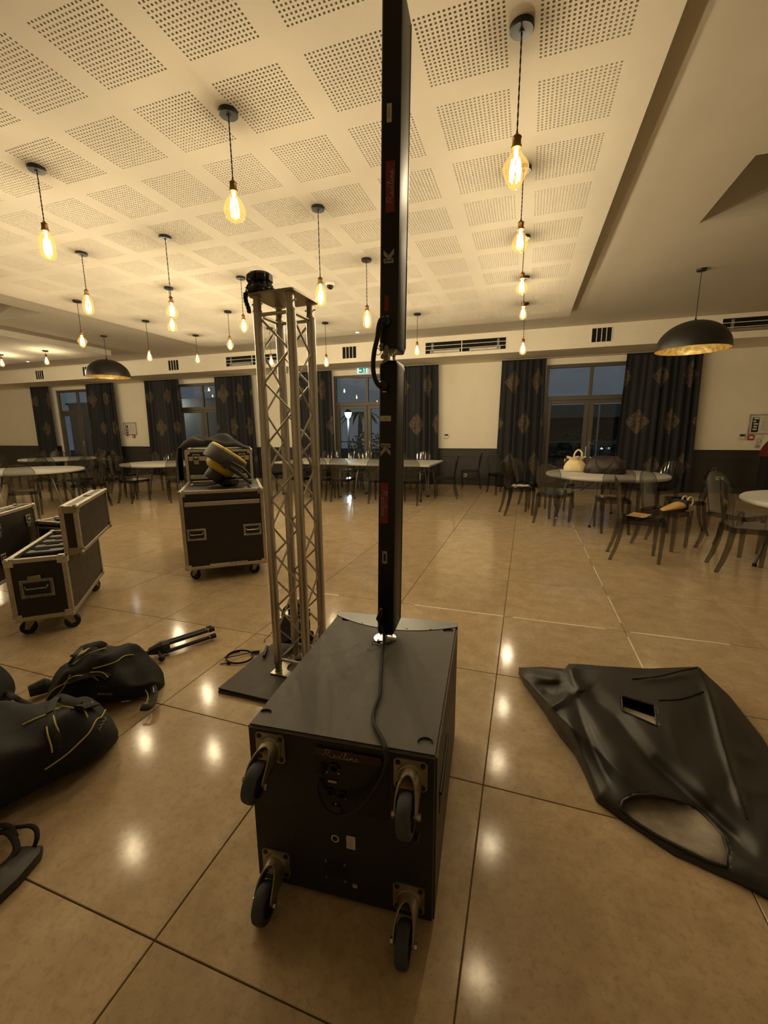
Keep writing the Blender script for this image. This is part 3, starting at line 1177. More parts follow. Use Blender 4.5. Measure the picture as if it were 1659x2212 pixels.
def notice(x, z, w, h, label):
    t = wallthing('framed_notice', label, 'notice', x, z)
    f = MB()
    f.cbox((0, -0.012, h / 2 - 0.012), (w, 0.024, 0.024), 0.003)
    f.cbox((0, -0.012, -h / 2 + 0.012), (w, 0.024, 0.024), 0.003)
    f.cbox((-w / 2 + 0.012, -0.012, 0), (0.024, 0.024, h - 0.048), 0.003)
    f.cbox((w / 2 - 0.012, -0.012, 0), (0.024, 0.024, h - 0.048), 0.003)
    f.build('frame', 'alu', t)
    MB().box((0, -0.006, 0), (w - 0.03, 0.008, h - 0.03)).build('sheet', 'white', t, 0)
    d = MB()
    d.box((-w / 2 + 0.12, -0.0115, -0.01), (0.12, 0.002, h - 0.11))
    d.build('dark_text_column', 'ink', t, 0)
    tx = MB()
    rnd = random.Random(2)
    for k in range(5):
        zz = h / 2 - 0.09 - k * (h - 0.14) / 5
        tx.box((-w / 2 + 0.10 + rnd.uniform(0, 0.03), -0.0135, zz), (rnd.uniform(0.05, 0.09), 0.002, 0.03))
    tx.build('pale_text_block', 'white', t, 0)
    ln = MB()
    for k in range(7):
        zz = h / 2 - 0.08 - k * (h - 0.12) / 7
        L_ = rnd.uniform(0.4, 0.9) * (w - 0.26)
        ln.box((-w / 2 + 0.22 + L_ / 2, -0.0115, zz), (L_, 0.002, 0.006))
    for k in range(3):
        ln.box((-w / 2 + 0.26 + k * (w - 0.28) / 3, -0.0115, -0.02), (0.006, 0.002, h * 0.4))
    ln.build('plan_lines', 'grey', t, 0)


notice(4.80, 1.50, 0.60, 0.42, 'framed evacuation plan on the wall at the right edge of the picture')
notice(-12.9, 1.55, 0.56, 0.42, 'framed evacuation plan on the wall between the two left windows')


def callpoint(x, z, label):
    t = wallthing('fire_call_point', label, 'alarm button', x, z)
    MB().cbox((0, -0.018, 0), (0.11, 0.036, 0.11), 0.006).build('housing', 'fire', t)
    MB().box((0, -0.037, 0.0), (0.065, 0.003, 0.055)).build('glass_plate', 'white', t, 0)


callpoint(4.57, 1.225, 'red fire alarm button right of the right thermostat')
callpoint(-12.77, 1.30, 'red fire alarm button under the framed plan at left')
for k, (zz, dx, lb, mm) in enumerate(((1.245, 0.0, 'top white light switch of three under the right framed plan', 'white'), (1.145, -0.015, 'middle grey switch of three under the right framed plan', 'label'), (1.04, -0.03, 'lowest grey socket of three under the right framed plan', 'label'))):
    t = wallthing('wall_switch', lb, 'switch', 4.745 + dx, zz)
    MB().cbox((0, -0.006, 0), (0.095, 0.012, 0.09), 0.004).build('plate', mm, t)
    if k < 2:
        MB().cbox((0, -0.014, 0), (0.045, 0.008, 0.06 if k == 0 else 0.03), 0.003).build('rocker', 'white', t)
    else:
        MB().cyl((0, -0.012, 0), (0, -0.015, 0), 0.025, n=16).build('socket_well', 'grey', t)
for x, z, lb in ((-1.48, 0.25, 'small grey socket low on the wainscot behind the end chairs'), (4.12, 0.33, 'pale socket low on the wainscot at right'), (0.5, 0.3, 'socket low on the wainscot behind the curtain')):
    if x == 0.5:
        continue
    t = wallthing('wall_socket', lb, 'socket', x, z)
    t.location.y = YW - 0.018
    MB().cbox((0, -0.006, 0), (0.15 if x > 0 else 0.09, 0.012, 0.085), 0.004).build('plate', 'label', t)
    MB().cyl((0, -0.012, 0), (0, -0.016, 0), 0.024, n=16).build('socket_well', 'ink', t)
# coat over a dark stand at the right edge
t = thing('coat_stand', 'dark red coat over a black stand, cut by the right picture edge', 'coat stand', (4.76, 10.6, 0))
MB().cyl((0, 0, 0.0), (0, 0, 1.12), 0.02, n=10).build('pole', 'black', t)
MB().lathe([(0.22, 0.0), (0.22, 0.015), (0.03, 0.03), (0.02, 0.05)], 20).build('foot_plate', 'black', t)
ct = []
for j in range(9):
    zz = 0.86 + 0.34 * j / 8
    ct.append([((0.22 - 0.14 * (j / 8) ** 2 + 0.02 * math.sin(5 * a)) * math.cos(a), (0.16 - 0.1 * (j / 8) ** 2 + 0.02 * math.cos(4 * a)) * math.sin(a), zz) for a in [2 * PI * i / 20 for i in range(20)]])
MB().grid(ct, close_u=True).build('red_coat', 'maroon', t, 60)
ct = []
for j in range(9):
    zz = 0.10 + 0.78 * j / 8
    ct.append([((0.20 + 0.02 * math.sin(6 * a + j)) * math.cos(a), (0.15 + 0.02 * math.cos(5 * a)) * math.sin(a), zz) for a in [2 * PI * i / 20 for i in range(20)]])
MB().grid(ct, close_u=True).build('black_garment', 'cloth', t, 60)
#PART2
# ================================================================== CHAIRS AND TABLES
def square_sweep(pts, ws, mb):
    """square section swept through points (legs)"""
    vs, fs = [], []
    for p, w in zip(pts, ws):
        h = w / 2
        for a, b in ((-1, -1), (1, -1), (1, 1), (-1, 1)):
            vs.append((p[0] + a * h, p[1] + b * h, p[2]))
    n = len(pts)
    for i in range(n - 1):
        for k in range(4):
            k2 = (k + 1) % 4
            fs.append((i * 4 + k, i * 4 + k2, (i + 1) * 4 + k2, (i + 1) * 4 + k))
    fs += [(0, 1, 2, 3), tuple(range((n - 1) * 4, n * 4))]
    mb.add(vs, fs)
    return mb


def make_chair():
    t = thing('clear_chair', 'x', 'chair')
    se = MB()
    fr = [(-0.195, 0.20), (-0.06, 0.222), (0.06, 0.222), (0.195, 0.20), (0.175, -0.19), (0.06, -0.205), (-0.06, -0.205), (-0.175, -0.19)]
    se.prism(fr, 0.452, 0.462)
    for a, b in zip(fr, fr[1:] + fr[:1]):
        pa, pb_ = V((a[0], a[1], 0.43)), V((b[0], b[1], 0.43))
        d = (pb_ - pa)
        L_ = d.length
        T = M.Translation((pa + pb_) / 2) @ M.Rotation(math.atan2(d.y, d.x), 4, 'Z')
        se.box((0, 0, 0), (L_, 0.007, 0.046), T)
    se.build('seat', 'smoke2', t, 30)
    bk_ = MB()
    prof_b = [(0.452, 0.166), (0.49, 0.160), (0.54, 0.160), (0.60, 0.170), (0.66, 0.186), (0.72, 0.197), (0.77, 0.197), (0.815, 0.184), (0.85, 0.160), (0.878, 0.125), (0.897, 0.075), (0.904, 0.03)]

    def bp(x, z, hw):
        return V((x, -0.192 - (z - 0.46) * 0.17 - 0.022 + 0.034 * (x / 0.2) ** 2, z))
    rows = [[bp(hw * k / 6, z, hw) for k in range(-6, 7)] for z, hw in prof_b]
    off = V((0, 0.006, 0))
    loop = [[p for p in rw] + [p + off for p in rw][::-1] for rw in rows]
    bk_.grid(loop, close_u=True)
    n_b = len(loop[0])
    bk_.add(loop[-1], [tuple(range(n_b))])
    bk_.add(loop[0], [tuple(range(n_b))[::-1]])
    edge_ = [rw[0] + off * 0.5 for rw in rows] + [rw[-1] + off * 0.5 for rw in rows][::-1]
    bk_.tube(smoothpts(edge_, 2), 0.0075, 6)
    bk_.build('backrest', 'smoke', t, 50)
    for s in (-1, 1):
        m_ = MB()
        square_sweep([(s * 0.165, 0.185, 0.0), (s * 0.172, 0.19, 0.25), (s * 0.175, 0.192, 0.452)], [0.030, 0.038, 0.042], m_)
        m_.build('leg', 'smoke2', t, 30)
        m_ = MB()
        square_sweep([(s * 0.168, -0.275, 0.0), (s * 0.165, -0.235, 0.12), (s * 0.163, -0.205, 0.26), (s * 0.162, -0.185, 0.452)], [0.030, 0.036, 0.041, 0.045], m_)
        m_.build('leg', 'smoke2', t, 30)
    return t


CH0 = make_chair()
_used = [False]


def chair(x, y, face, label, group):
    """face = direction the sitter looks, degrees from +Y counter-clockwise"""
    if not _used[0]:
        _used[0] = True
        CH0.location = (x, y, 0)
        CH0.rotation_euler = (0, 0, R(face))
        CH0['label'] = label
        CH0['group'] = group
        return CH0
    return dup(CH0, (x, y, 0), R(face), label, group)


GT1 = 'clear chairs at the round table with bags'
T1C = (1.19, 7.26)
chair(-0.07, 7.45, -72, 'smoky clear chair with pink prints on its seat, at left of the bag table', GT1)
chair(0.46, 6.90, -32, 'smoky clear chair tucked under the bag table, back to us, left front', GT1)
chair(1.20, 6.58, 4, 'smoky clear chair with folded papers on its seat, back to us', GT1)
chair(1.23, 5.15, -95, 'foremost smoky clear chair, side-on, standing free in front of the bag table', GT1)
chair(1.64, 5.79, -130, 'smoky clear chair with a tan clutch on its seat, angled to the right', GT1)
chair(2.12, 6.75, 82, 'smoky clear chair pushed in at the right end of the bag table', GT1)
chair(2.05, 7.75, 125, 'smoky clear chair at the right rear of the bag table before the curtain', GT1)
chair(1.50, 8.25, 172, 'smoky clear chair behind the bag table, right of the brown holdall', GT1)
chair(0.62, 8.15, 155, 'smoky clear chair behind the bag table, left of the cream bag', GT1)
chair(0.05, 8.15, -125, 'smoky clear chair at the left rear of the bag table before the curtain', GT1)
chair(-0.52, 9.75, -150, 'smoky clear chair standing alone against the left curtain of the right window', 'clear chairs along the back wall')
chair(-1.27, 10.55, 92, 'smoky clear chair alone against the wainscot, right of the long tables', 'clear chairs along the back wall')
chair(2.16, 5.0, -95, 'smoky clear chair at the half-seen right table, back turned to the left', 'clear chairs at the table cut by the right edge')
chair(2.32, 5.75, -140, 'smoky clear chair behind the half-seen right table', 'clear chairs at the table cut by the right edge')
GR = 'clear chairs at the long white tables'
for px, lb in ((655, 'leftmost near-side clear chair at the long tables, seen through the truss'), (690, 'near-side clear chair at the long tables beside the right truss leg'),
               (735, 'near-side clear chair at the long tables between truss and speaker column'), (818, 'near-side clear chair at the long tables just left of the speaker column'),
               (886, 'near-side clear chair at the long tables just right of the speaker column')):
    chair(BY(px, 1000, 7.85).x + (-0.12 if px == 655 else 0.03 if px == 690 else 0), 7.95, random.uniform(-5, 5), lb, GR)
for px, lb in ((672, 'far-side clear chair at the long tables, right of the truss'), (715, 'far-side clear chair at the long tables, first right of the truss with bright glints'),
               (759, 'far-side clear chair at the long tables, middle of three left of the column'), (792, 'far-side clear chair at the long tables, nearest left of the column'),
               (846, 'far-side clear chair at the long tables hidden behind the column'), (908, 'far-side clear chair at the long tables, right of the column')):
    chair(BY(px, 990, 10.0).x, 9.95, 180 + random.uniform(-6, 6), lb, GR)
chair(-1.60, 8.9, 95, 'clear chair at the right end of the long tables, side-on', GR)
chair(-5.72, 8.75, -92, 'clear chair at the left end of the long tables behind the truss', GR)
GC = 'clear chairs at the round table left of the flight case'
for a, b, f, lb in ((-8.95, 7.45, -90, 'clear chair side-on at left of the round table behind the flight case'), (-8.25, 6.68, -25, 'clear chair at left front of the round table behind the flight case'),
                    (-7.65, 6.58, 3, 'clear chair at front of the round table, near the flight case, back to us'), (-8.35, 8.25, -150, 'clear chair at left rear of the round table behind the flight case'),
                    (-7.55, 8.4, 175, 'clear chair at rear of the round table behind the flight case'), (-6.85, 6.9, 50, 'clear chair of that round table hidden behind the flight case'), (-6.75, 7.9, 115, 'clear chair behind the tall flight case')):
    chair(a, b, f, lb, GC)
GL = 'clear chairs at the two left round tables'
for a, b, f, lb in ((-7.86, 5.78, 110, 'clear chair full of glints at right of the near left round table'), (-8.42, 6.24, 155, 'clear chair at the right rear of the near left round table'),
                    (-9.02, 6.42, -172, 'clear chair behind the near left round table'), (-9.7, 6.15, -140, 'clear chair at left rear of the near left round table'),
                    (-7.98, 4.75, 52, 'clear chair at right front of the near left round table above the road case'), (-8.75, 4.35, 5, 'clear chair in front of the near left round table at the picture edge'),
                    (-11.0, 7.75, 78, 'clear chair at right of the far left round table beside the curtain'), (-11.25, 8.65, 118, 'clear chair with glints at right rear of the far left round table'),
                    (-12.2, 9.25, 180, 'clear chair behind the far left round table'), (-13.1, 8.8, -130, 'clear chair at left rear of the far left round table'),
                    (-11.35, 7.25, 35, 'clear chair at right front of the far left round table'), (-12.2, 7.1, 0, 'clear chair in front of the far left round table'), (-13.2, 7.5, -60, 'clear chair at left of the far left round table')):
    chair(a, b, f, lb, GL)


def round_table(x, y, rz, label, r=0.86):
    t = thing('round_table', label, 'table', (x, y, 0), R(rz), 'pale round folding tables')
    MB().lathe([(0.0, 0.695), (r - 0.01, 0.695), (r, 0.705), (r, 0.730), (r - 0.012, 0.742), (0.0, 0.744)], 56).build('tabletop', 'table', t, 50)
    for s in (-1, 1):
        for q in (-1, 1):
            m_ = MB()
            m_.tube(smoothpts([(s * 0.40, q * 0.30, 0.695), (s * 0.46, q * 0.33, 0.45), (s * 0.55, q * 0.36, 0.02)], 4), 0.0145, 8)
            l_ = m_.build('leg', 'tleg', t)
            MB().cyl((s * 0.55, q * 0.36, 0.0), (s * 0.549, q * 0.36, 0.035), 0.02, 0.018, 10).build('foot', 'rubber', l_)
        MB().cyl((s * 0.452, -0.327, 0.48), (s * 0.452, 0.327, 0.48), 0.011, n=8).build('cross_tube', 'tleg', t)
        MB().cyl((s * 0.452, 0, 0.48), (s * 0.08, 0, 0.695), 0.009, n=8).build('brace', 'tleg', t)
    return t


round_table(T1C[0], T1C[1], 35, 'pale round table carrying a cream bag and a brown holdall')
round_table(2.92, 4.92, 10, 'pale round table cut by the right edge of the picture')
round_table(-7.72, 7.45, 20, 'pale round table partly hidden behind the flight case and spotlight')
round_table(-8.85, 5.40, 40, 'pale round table nearest the left edge, behind the open road case')
round_table(-12.1, 8.15, 15, 'pale round table farthest at the left, before the leftmost window')


def long_table(x, y, label):
    t = thing('folding_table', label, 'table', (x, y, 0), 0, 'long white folding tables pushed together')
    MB().cbox((0, 0, 0.722), (1.80, 0.745, 0.042), 0.010).build('tabletop', 'table', t, 40)
    for s in (-1, 1):
        for q in (-1, 1):
            m_ = MB()
            m_.tube(smoothpts([(s * 0.66, q * 0.10, 0.70), (s * 0.68, q * 0.22, 0.56), (s * 0.70, q * 0.29, 0.30), (s * 0.72, q * 0.32, 0.02)], 4), 0.0135, 8)
            l_ = m_.build('leg', 'tleg', t)
            MB().cyl((s * 0.72, q * 0.32, 0.0), (s * 0.72, q * 0.32, 0.03), 0.019, n=10).build('foot', 'rubber', l_)
        MB().cyl((s * 0.682, -0.24, 0.52), (s * 0.682, 0.24, 0.52), 0.010, n=8).build('cross_tube', 'tleg', t)
        MB().cyl((s * 0.68, 0, 0.52), (s * 0.2, 0, 0.70), 0.009, n=8).build('brace', 'tleg', t)
    return t


long_table(-2.68, 8.52, 'near right long white folding table, reaching behind the speaker column')
long_table(-2.68, 9.27, 'far right long white folding table by the middle window')
long_table(-4.49, 8.62, 'near left long white folding table seen right of the truss')
long_table(-4.49, 9.37, 'far left long white folding table below the middle window')

# bags on the round table
pt = G(1243, 1019, 0.744)
t = thing('drawstring_bag', 'cream canvas drawstring bag with loop handle on the round table', 'bag', (pt.x, pt.y + 0.1, 0.744), R(-20))
rows = []
for zz, rx, ry in ((0.0, 0.165, 0.10), (0.012, 0.178, 0.115), (0.07, 0.17, 0.115), (0.13, 0.145, 0.095), (0.17, 0.105, 0.07), (0.185, 0.088, 0.055), (0.20, 0.105, 0.068), (0.232, 0.14, 0.085)):
    rows.append([(rx * (1 + (0.05 if zz < 0.18 else 0.14) * math.sin(9 * a + zz * 30)) * math.cos(a), ry * (1 + (0.07 if zz < 0.18 else 0.2) * math.sin(7 * a + zz * 20)) * math.sin(a), zz + (0.012 * math.sin(5 * a) if zz > 0.22 else 0)) for a in [2 * PI * i / 28 for i in range(28)]])
mb = MB().grid(rows, close_u=True)
mb.add([(0, 0, 0)] + rows[0], [(0, i + 1, (i + 1) % 28 + 1) for i in range(28)])
mb.build('pouch', 'cream', t, 70)
MB().tube(smoothpts([(-0.03, 0, 0.215), (-0.02, 0.0, 0.29), (0.03, 0, 0.345), (0.085, 0, 0.30), (0.09, 0, 0.215)], 5), 0.014, 8, flat=0.4, up=(0, 1, 0)).build('handle', 'cream', t)
MB().tube([(0.094 * math.cos(a), 0.062 * math.sin(a), 0.186 + 0.004 * math.sin(3 * a)) for a in [2 * PI * i / 24 for i in range(24)]], 0.006, 6, closed=True).build('drawstring', 'cream', t)
pt = G(1308, 1024, 0.744)
t = thing('holdall', 'dark brown leather holdall with thin handles on the round table', 'bag', (pt.x, pt.y + 0.12, 0.744), R(-18))
rows = []
for zz, rx, ry in ((0.0, 0.275, 0.11), (0.012, 0.295, 0.13), (0.09, 0.28, 0.13), (0.17, 0.245, 0.10), (0.225, 0.205, 0.06), (0.250, 0.185, 0.026), (0.256, 0.175, 0.01)):
    rw = []
    for i in range(36):
        a = 2 * PI * i / 36
        c, s = math.cos(a), math.sin(a)
        e = 0.55
        rw.append((rx * abs(c) ** e * (1 if c > 0 else -1) + 0.008 * math.sin(11 * a + 20 * zz), ry * abs(s) ** e * (1 if s > 0 else -1) + 0.008 * math.sin(8 * a + 30 * zz), zz))
    rows.append(rw)
mb = MB().grid(rows, close_u=True)
for rw in (rows[0], rows[-1]):
    c_ = sum((V(p) for p in rw), V()) / 36
    mb.add([c_] + rw, [(0, i + 1, (i + 1) % 36 + 1) for i in range(36)])
mb.build('body', 'brown', t, 60)
for q in (-1, 1):
    MB().tube(smoothpts([(-0.12, q * 0.05, 0.235), (-0.10, q * 0.122, 0.14), (-0.01, q * 0.142, 0.06), (0.09, q * 0.122, 0.13), (0.11, q * 0.05, 0.235)], 6), 0.007, 6).build('handle', 'brown', t)
MB().tube([(-0.175, 0, 0.256), (0.0, 0, 0.260), (0.175, 0, 0.256)], 0.008, 6).build('zip', 'ink', t)


def papers(x, y, rz, label, mats):
    t = thing('folded_papers', label, 'papers', (x, y, 0.463), R(rz))
    rnd = random.Random(int(x * 100))
    for k, mm in enumerate(mats):
        P = []
        for j in range(5):
            P.append([(-0.13 + 0.26 * i / 6, -0.09 + 0.18 * j / 4, 0.003 + 0.006 * k + 0.018 * abs(math.sin(i * 1.1 + k)) * (0.6 + 0.1 * j) * (0.4 + k * 0.3)) for i in range(7)])
        T = M.Rotation(R(rnd.uniform(-25, 25)), 4, 'Z') @ M.Translation((rnd.uniform(-0.02, 0.02), rnd.uniform(-0.02, 0.02), 0))
        mb = MB().grid([[T @ V(p) for p in rw] for rw in P] + [[T @ (V(p) - V((0, 0, 0.003))) for p in rw] for rw in P][::-1])
        mb.build('sheet', mm, t, 60)
    return t


papers(-0.05, 7.45, 15, 'pale pink printed leaflets on the seat left of the bag table', ['white', 'pinkish', 'white'])
papers(1.20, 6.62, 0, 'creased cream and gold papers on the seat before the bag table', ['cream', 'tan', 'cream'])
papers(1.22, 5.17, 40, 'small dark leaflet with a gold print on the foremost chair', ['ink', 'tan'])
# tan clutch with straps
t = thing('clutch_bag', 'tan leather clutch with cream straps on the angled chair seat', 'bag', (1.70, 5.72, 0.463), R(35))
rows = []
for k, (y, h, w) in enumerate(((-0.19, 0.008, 0.02), (-0.15, 0.03, 0.05), (-0.05, 0.06, 0.075), (0.05, 0.085, 0.085), (0.12, 0.095, 0.085), (0.15, 0.08, 0.075), (0.16, 0.05, 0.05))):
    rows.append([(y, w * math.cos(a), h * 0.5 + 0.002 + h * 0.5 * math.sin(a) + 0.1 * max(0, y)) for a in [2 * PI * i / 16 for i in range(16)]])
mb = MB().grid(rows, close_u=True)
for rw in (rows[0], rows[-1]):
    c_ = sum((V(p) for p in rw), V()) / 16
    mb.add([c_] + rw, [(0, i + 1, (i + 1) % 16 + 1) for i in range(16)])
mb.build('body', 'tan', t, 50)
MB().cbox((0.10, 0, 0.066), (0.045, 0.182, 0.115), 0.012).build('dark_band', 'ink', t)
for q in (-1, 1):
    MB().tube([(0.20 + 0.045 * math.cos(a), q * 0.035, 0.10 + 0.055 * math.sin(a)) for a in [2 * PI * i / 18 for i in range(18)]], 0.009, 6, closed=True).build('loop_strap', 'cream', t)
MB().tube(smoothpts([(-0.19, 0.0, 0.012), (-0.27, 0.02, 0.008), (-0.34, -0.03, 0.008)], 4), 0.005, 6).build('tail_strap', 'brown', t)


# ================================================================== OUTSIDE, SEEN THROUGH THE GLASS
o = MB().box((-5, 24, -0.17), (70, 25, 0.1)).build('ground', 'dark', None, 0)
o['kind'] = 'structure'
t = thing('terrace_railing', 'thin dark terrace railing outside the windows', 'railing', (-5, 13.6, -0.12))
for zz in (1.18, 0.55):
    MB().cyl((-14, 0, zz), (10, 0, zz), 0.018, n=8).build('rail', 'paleext', t)
for k in range(17):
    MB().cyl((-14 + k * 1.5, 0, 0.0), (-14 + k * 1.5, 0, 1.18), 0.014, n=6).build('post', 'paleext', t)
p_ = BY(752, 893, 19.0)
t = thing('street_lamp', 'lit street lamp on a post outside the middle window', 'street lamp', (p_.x, 19.0, -0.12))
MB().cyl((0, 0, 0), (0, 0, p_.z - 0.10), 0.06, 0.04, 10).build('post', 'paleext', t)
MB().lathe([(0.0, p_.z + 0.34), (0.10, p_.z + 0.28), (0.20, p_.z + 0.18), (0.21, p_.z + 0.16)], 12).build('cap', 'dark', t)
MB().lathe([(0.06, p_.z - 0.10), (0.13, p_.z + 0.0), (0.17, p_.z + 0.16)], 12).build('lantern', 'street', t)
ld = bpy.data.lights.new('lamp_light', 'POINT')
ld.energy = 90
ld.color = (0.9, 1, 0.88)
ld.shadow_soft_size = 0.1
lo = bpy.data.objects.new('lamp_light', ld)
COL.objects.link(lo)
lo.parent = t
lo.location = (0, -0.1, p_.z - 0.3)
p_ = BY(1293, 905, 15.0)
t = thing('flag_post', 'thin pale post outside the right window', 'post', (p_.x, 15.0, -0.12))
MB().cyl((0, 0, 0), (0, 0, 2.45), 0.03, 0.02, 8).build('pole', 'white', t)
MB().lathe([(0.10, 0.0), (0.10, 0.02), (0.03, 0.05)], 12).build('foot', 'paleext', t)


def bush(x, y, r, h, label, seed):
    rnd = random.Random(seed)
    t = thing('shrub', label, 'shrub', (x, y, -0.12), 0, 'dark shrubs outside the windows')
    mb = MB()
    for _ in range(420):
        a, b = rnd.uniform(0, 2 * PI), math.acos(rnd.uniform(-0.3, 1))
        q = rnd.uniform(0.7, 1.0)
        c = V((r * q * math.cos(a) * math.sin(b), r * q * math.sin(a) * math.sin(b), h * 0.5 + h * 0.5 * q * math.cos(b)))
        d = V((rnd.uniform(-1, 1), rnd.uniform(-1, 1), rnd.uniform(-0.3, 1))).normalized()
        e = d.orthogonal().normalized()
        L_ = rnd.uniform(0.08, 0.18)
        mb.add([c, c + d * L_ * 0.5 + e * L_ * 0.22, c + d * L_, c + d * L_ * 0.5 - e * L_ * 0.22], [(0, 1, 2, 3)])
    mb.build('foliage', 'leaf', t, 0, weld=False, kind='stuff')
    st = MB()
    for k in range(5):
        a = 2 * PI * k / 5
        st.cyl((0.03 * math.cos(a), 0.03 * math.sin(a), 0), (r * 0.5 * math.cos(a), r * 0.5 * math.sin(a), h * 0.6), 0.015, 0.008, 5)
    st.build('stem', 'dark', t)


bush(1.9, 16.5, 1.0, 1.6, 'dark shrub outside the right window, behind the pale post', 1)
bush(4.6, 18.2, 1.2, 1.9, 'larger dark shrub at right outside the right window', 2)
bush(-4.5, 18.3, 1.0, 1.8, 'shrub lit by the street lamp outside the middle window', 3)
bush(-6.6, 17.6, 0.9, 1.5, 'shrub left of the street lamp outside the middle window', 4)
t = thing('added_outer_wall', 'pale wall added close outside the two left windows to tone their panes', 'wall', (-13.0, 13.0, -0.12))  # wall added outside so the left panes look paler
MB().box((0, 0.1, 1.35), (10.5, 0.2, 2.7)).build('masonry', 'paleext', t, 0)
MB().cbox((0, 0.1, 2.73), (10.7, 0.3, 0.07), 0.01).build('coping', 'paleext', t, 0)
t = thing('added_outer_lamp', 'small added lamp lighting the pale wall outside the left windows', 'added lamp', (-12.6, 12.95, 2.3))
MB().cbox((0, 0, 0), (0.16, 0.08, 0.22), 0.01).build('housing', 'dark', t)
MB().box((0, -0.043, -0.02), (0.10, 0.004, 0.12)).build('lens', 'lit', t, 0)
ld = bpy.data.lights.new('lamp_light', 'POINT')
ld.energy = 45  # added lamp with no known source; brightens the wall behind the left panes
ld.color = (1.0, 0.93, 0.82)
ld.shadow_soft_size = 0.05
lo = bpy.data.objects.new('lamp_light', ld)
COL.objects.link(lo)
lo.parent = t
lo.location = (0, -0.5, 0.1)
# palm
t = thing('palm', 'pale-lit palm beside the street lamp outside the middle window', 'palm', (BY(775, 900, 21).x, 21.0, -0.12))
MB().cyl((0, 0, 0), (0.1, 0, 2.4), 0.16, 0.11, 8).build('trunk', 'dark', t)
for k in range(11):
    a = 2 * PI * k / 11
    q = []
    for j in range(8):
        s_ = j / 7
        q.append((0.1 + 1.3 * s_ * math.cos(a), 1.3 * s_ * math.sin(a), 2.4 + 0.75 * s_ - 1.25 * s_ * s_))
    MB().tube(q, [0.05, 0.14, 0.16, 0.15, 0.13, 0.1, 0.06, 0.02], 4, flat=0.12, up=(0, 0, 1)).build('frond', 'leaf', t, 0)
# far building and car
p_ = BY(1283, 985, 26)
t = thing('far_building', 'far dark building with small lit windows outside the right window', 'building', (p_.x + 1.0, 27, -0.12))
MB().cbox((0, 0, 1.1), (9, 2, 2.2), 0.05).build('wall', 'dark', t, 0)
rf_ = MB()
rf_.prism([(-4.8, 2.2), (4.8, 2.2), (3.8, 2.9), (-3.8, 2.9)], -1.2, 1.2, M.Rotation(PI / 2, 4, 'X'))
rf_.build('roof', 'paleext', t, 0)
for k in range(2):
    w_o = MB().box((-1.25 + 0.78 * k, -1.02, 0.32), (0.62, 0.05, 0.62)).build('lit_window', 'lit', t, 0)
    MB().box((-1.25 + 0.78 * k, -1.06, 0.32), (0.04, 0.04, 0.66)).build('glazing_bar', 'dark', w_o, 0)
p_ = BY(1346, 985, 20)
t = thing('parked_car', 'dark parked car with shining lamps outside the right window', 'car', (p_.x + 0.9, 20.5, -0.12), R(8))
cr = MB()
prof_ = [(-2.0, 0.35), (-2.05, 0.75), (-1.7, 0.92), (-1.1, 1.0), (-0.5, 1.42), (0.7, 1.45), (1.4, 1.02), (1.95, 0.92), (2.0, 0.4)]
cr.prism(prof_, -0.8, 0.8, M.Rotation(PI / 2, 4, 'X'))
cr.build('body', 'carpaint', t, 30)
gl = MB()
gl.prism([(-1.0, 1.0), (-0.45, 1.36), (0.65, 1.38), (1.25, 1.02)], 0.802, 0.806, M.Rotation(PI / 2, 4, 'X'))
gl.build('side_glass', 'ink', t, 0)
for q in (-1.3, 1.3):
    MB().cyl((q, -0.82, 0.33), (q, -0.6, 0.33), 0.33, n=18).build('wheel', 'rubber', t)
for q in (-1.95, -1.7):
    MB().cbox((q, -0.81, 0.78), (0.12, 0.04, 0.07), 0.01).build('lamp', 'lit', t)
#PART3
# ================================================================== SUBWOOFER
SUBO = V((-0.732, 0.908, 0.0))
SUBA = 0.08387
SW_, SD_, SH_, SZ = 0.557, 0.805, 0.547, 0.012
ZTOP = SZ + SH_
sub = thing('subwoofer', 'big black subwoofer cabinet lying on the stone floor with four casters facing us', 'subwoofer', SUBO, SUBA)
SUBM = M.Translation(SUBO) @ M.Rotation(SUBA, 4, 'Z')
SUBI = SUBM.inverted()


def sub_back(x, y, out=0.0):
    """point on the cabinet's back face (local y = -out) seen at a photo pixel"""
    o, d = SUBI @ CAM_O, SUBI.to_3x3() @ ray(x, y)
    return o + d * ((-out - o.y) / d.y)


def sub_top(x, y, z=ZTOP):
    return SUBI @ G(x, y, z)


cb = bmesh.new()
bmesh.ops.create_cube(cb, size=1.0)
bmesh.ops.scale(cb, vec=(SW_, SD_ - 0.035, SH_), verts=cb.verts)
bmesh.ops.translate(cb, vec=(SW_ / 2, (SD_ - 0.035) / 2, SZ + SH_ / 2), verts=cb.verts)
bmesh.ops.bevel(cb, geom=cb.edges[:], offset=0.007, segments=3, affect='EDGES')
me = bpy.data.meshes.new('cabinet')
cb.to_mesh(me)
cb.free()
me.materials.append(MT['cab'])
me.materials.append(MT['cab_shaded'])
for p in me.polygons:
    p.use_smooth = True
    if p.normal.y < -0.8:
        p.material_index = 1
me.set_sharp_from_angle(angle=R(35))
cab = bpy.data.objects.new('cabinet', me)
COL.objects.link(cab)
cab.parent = sub
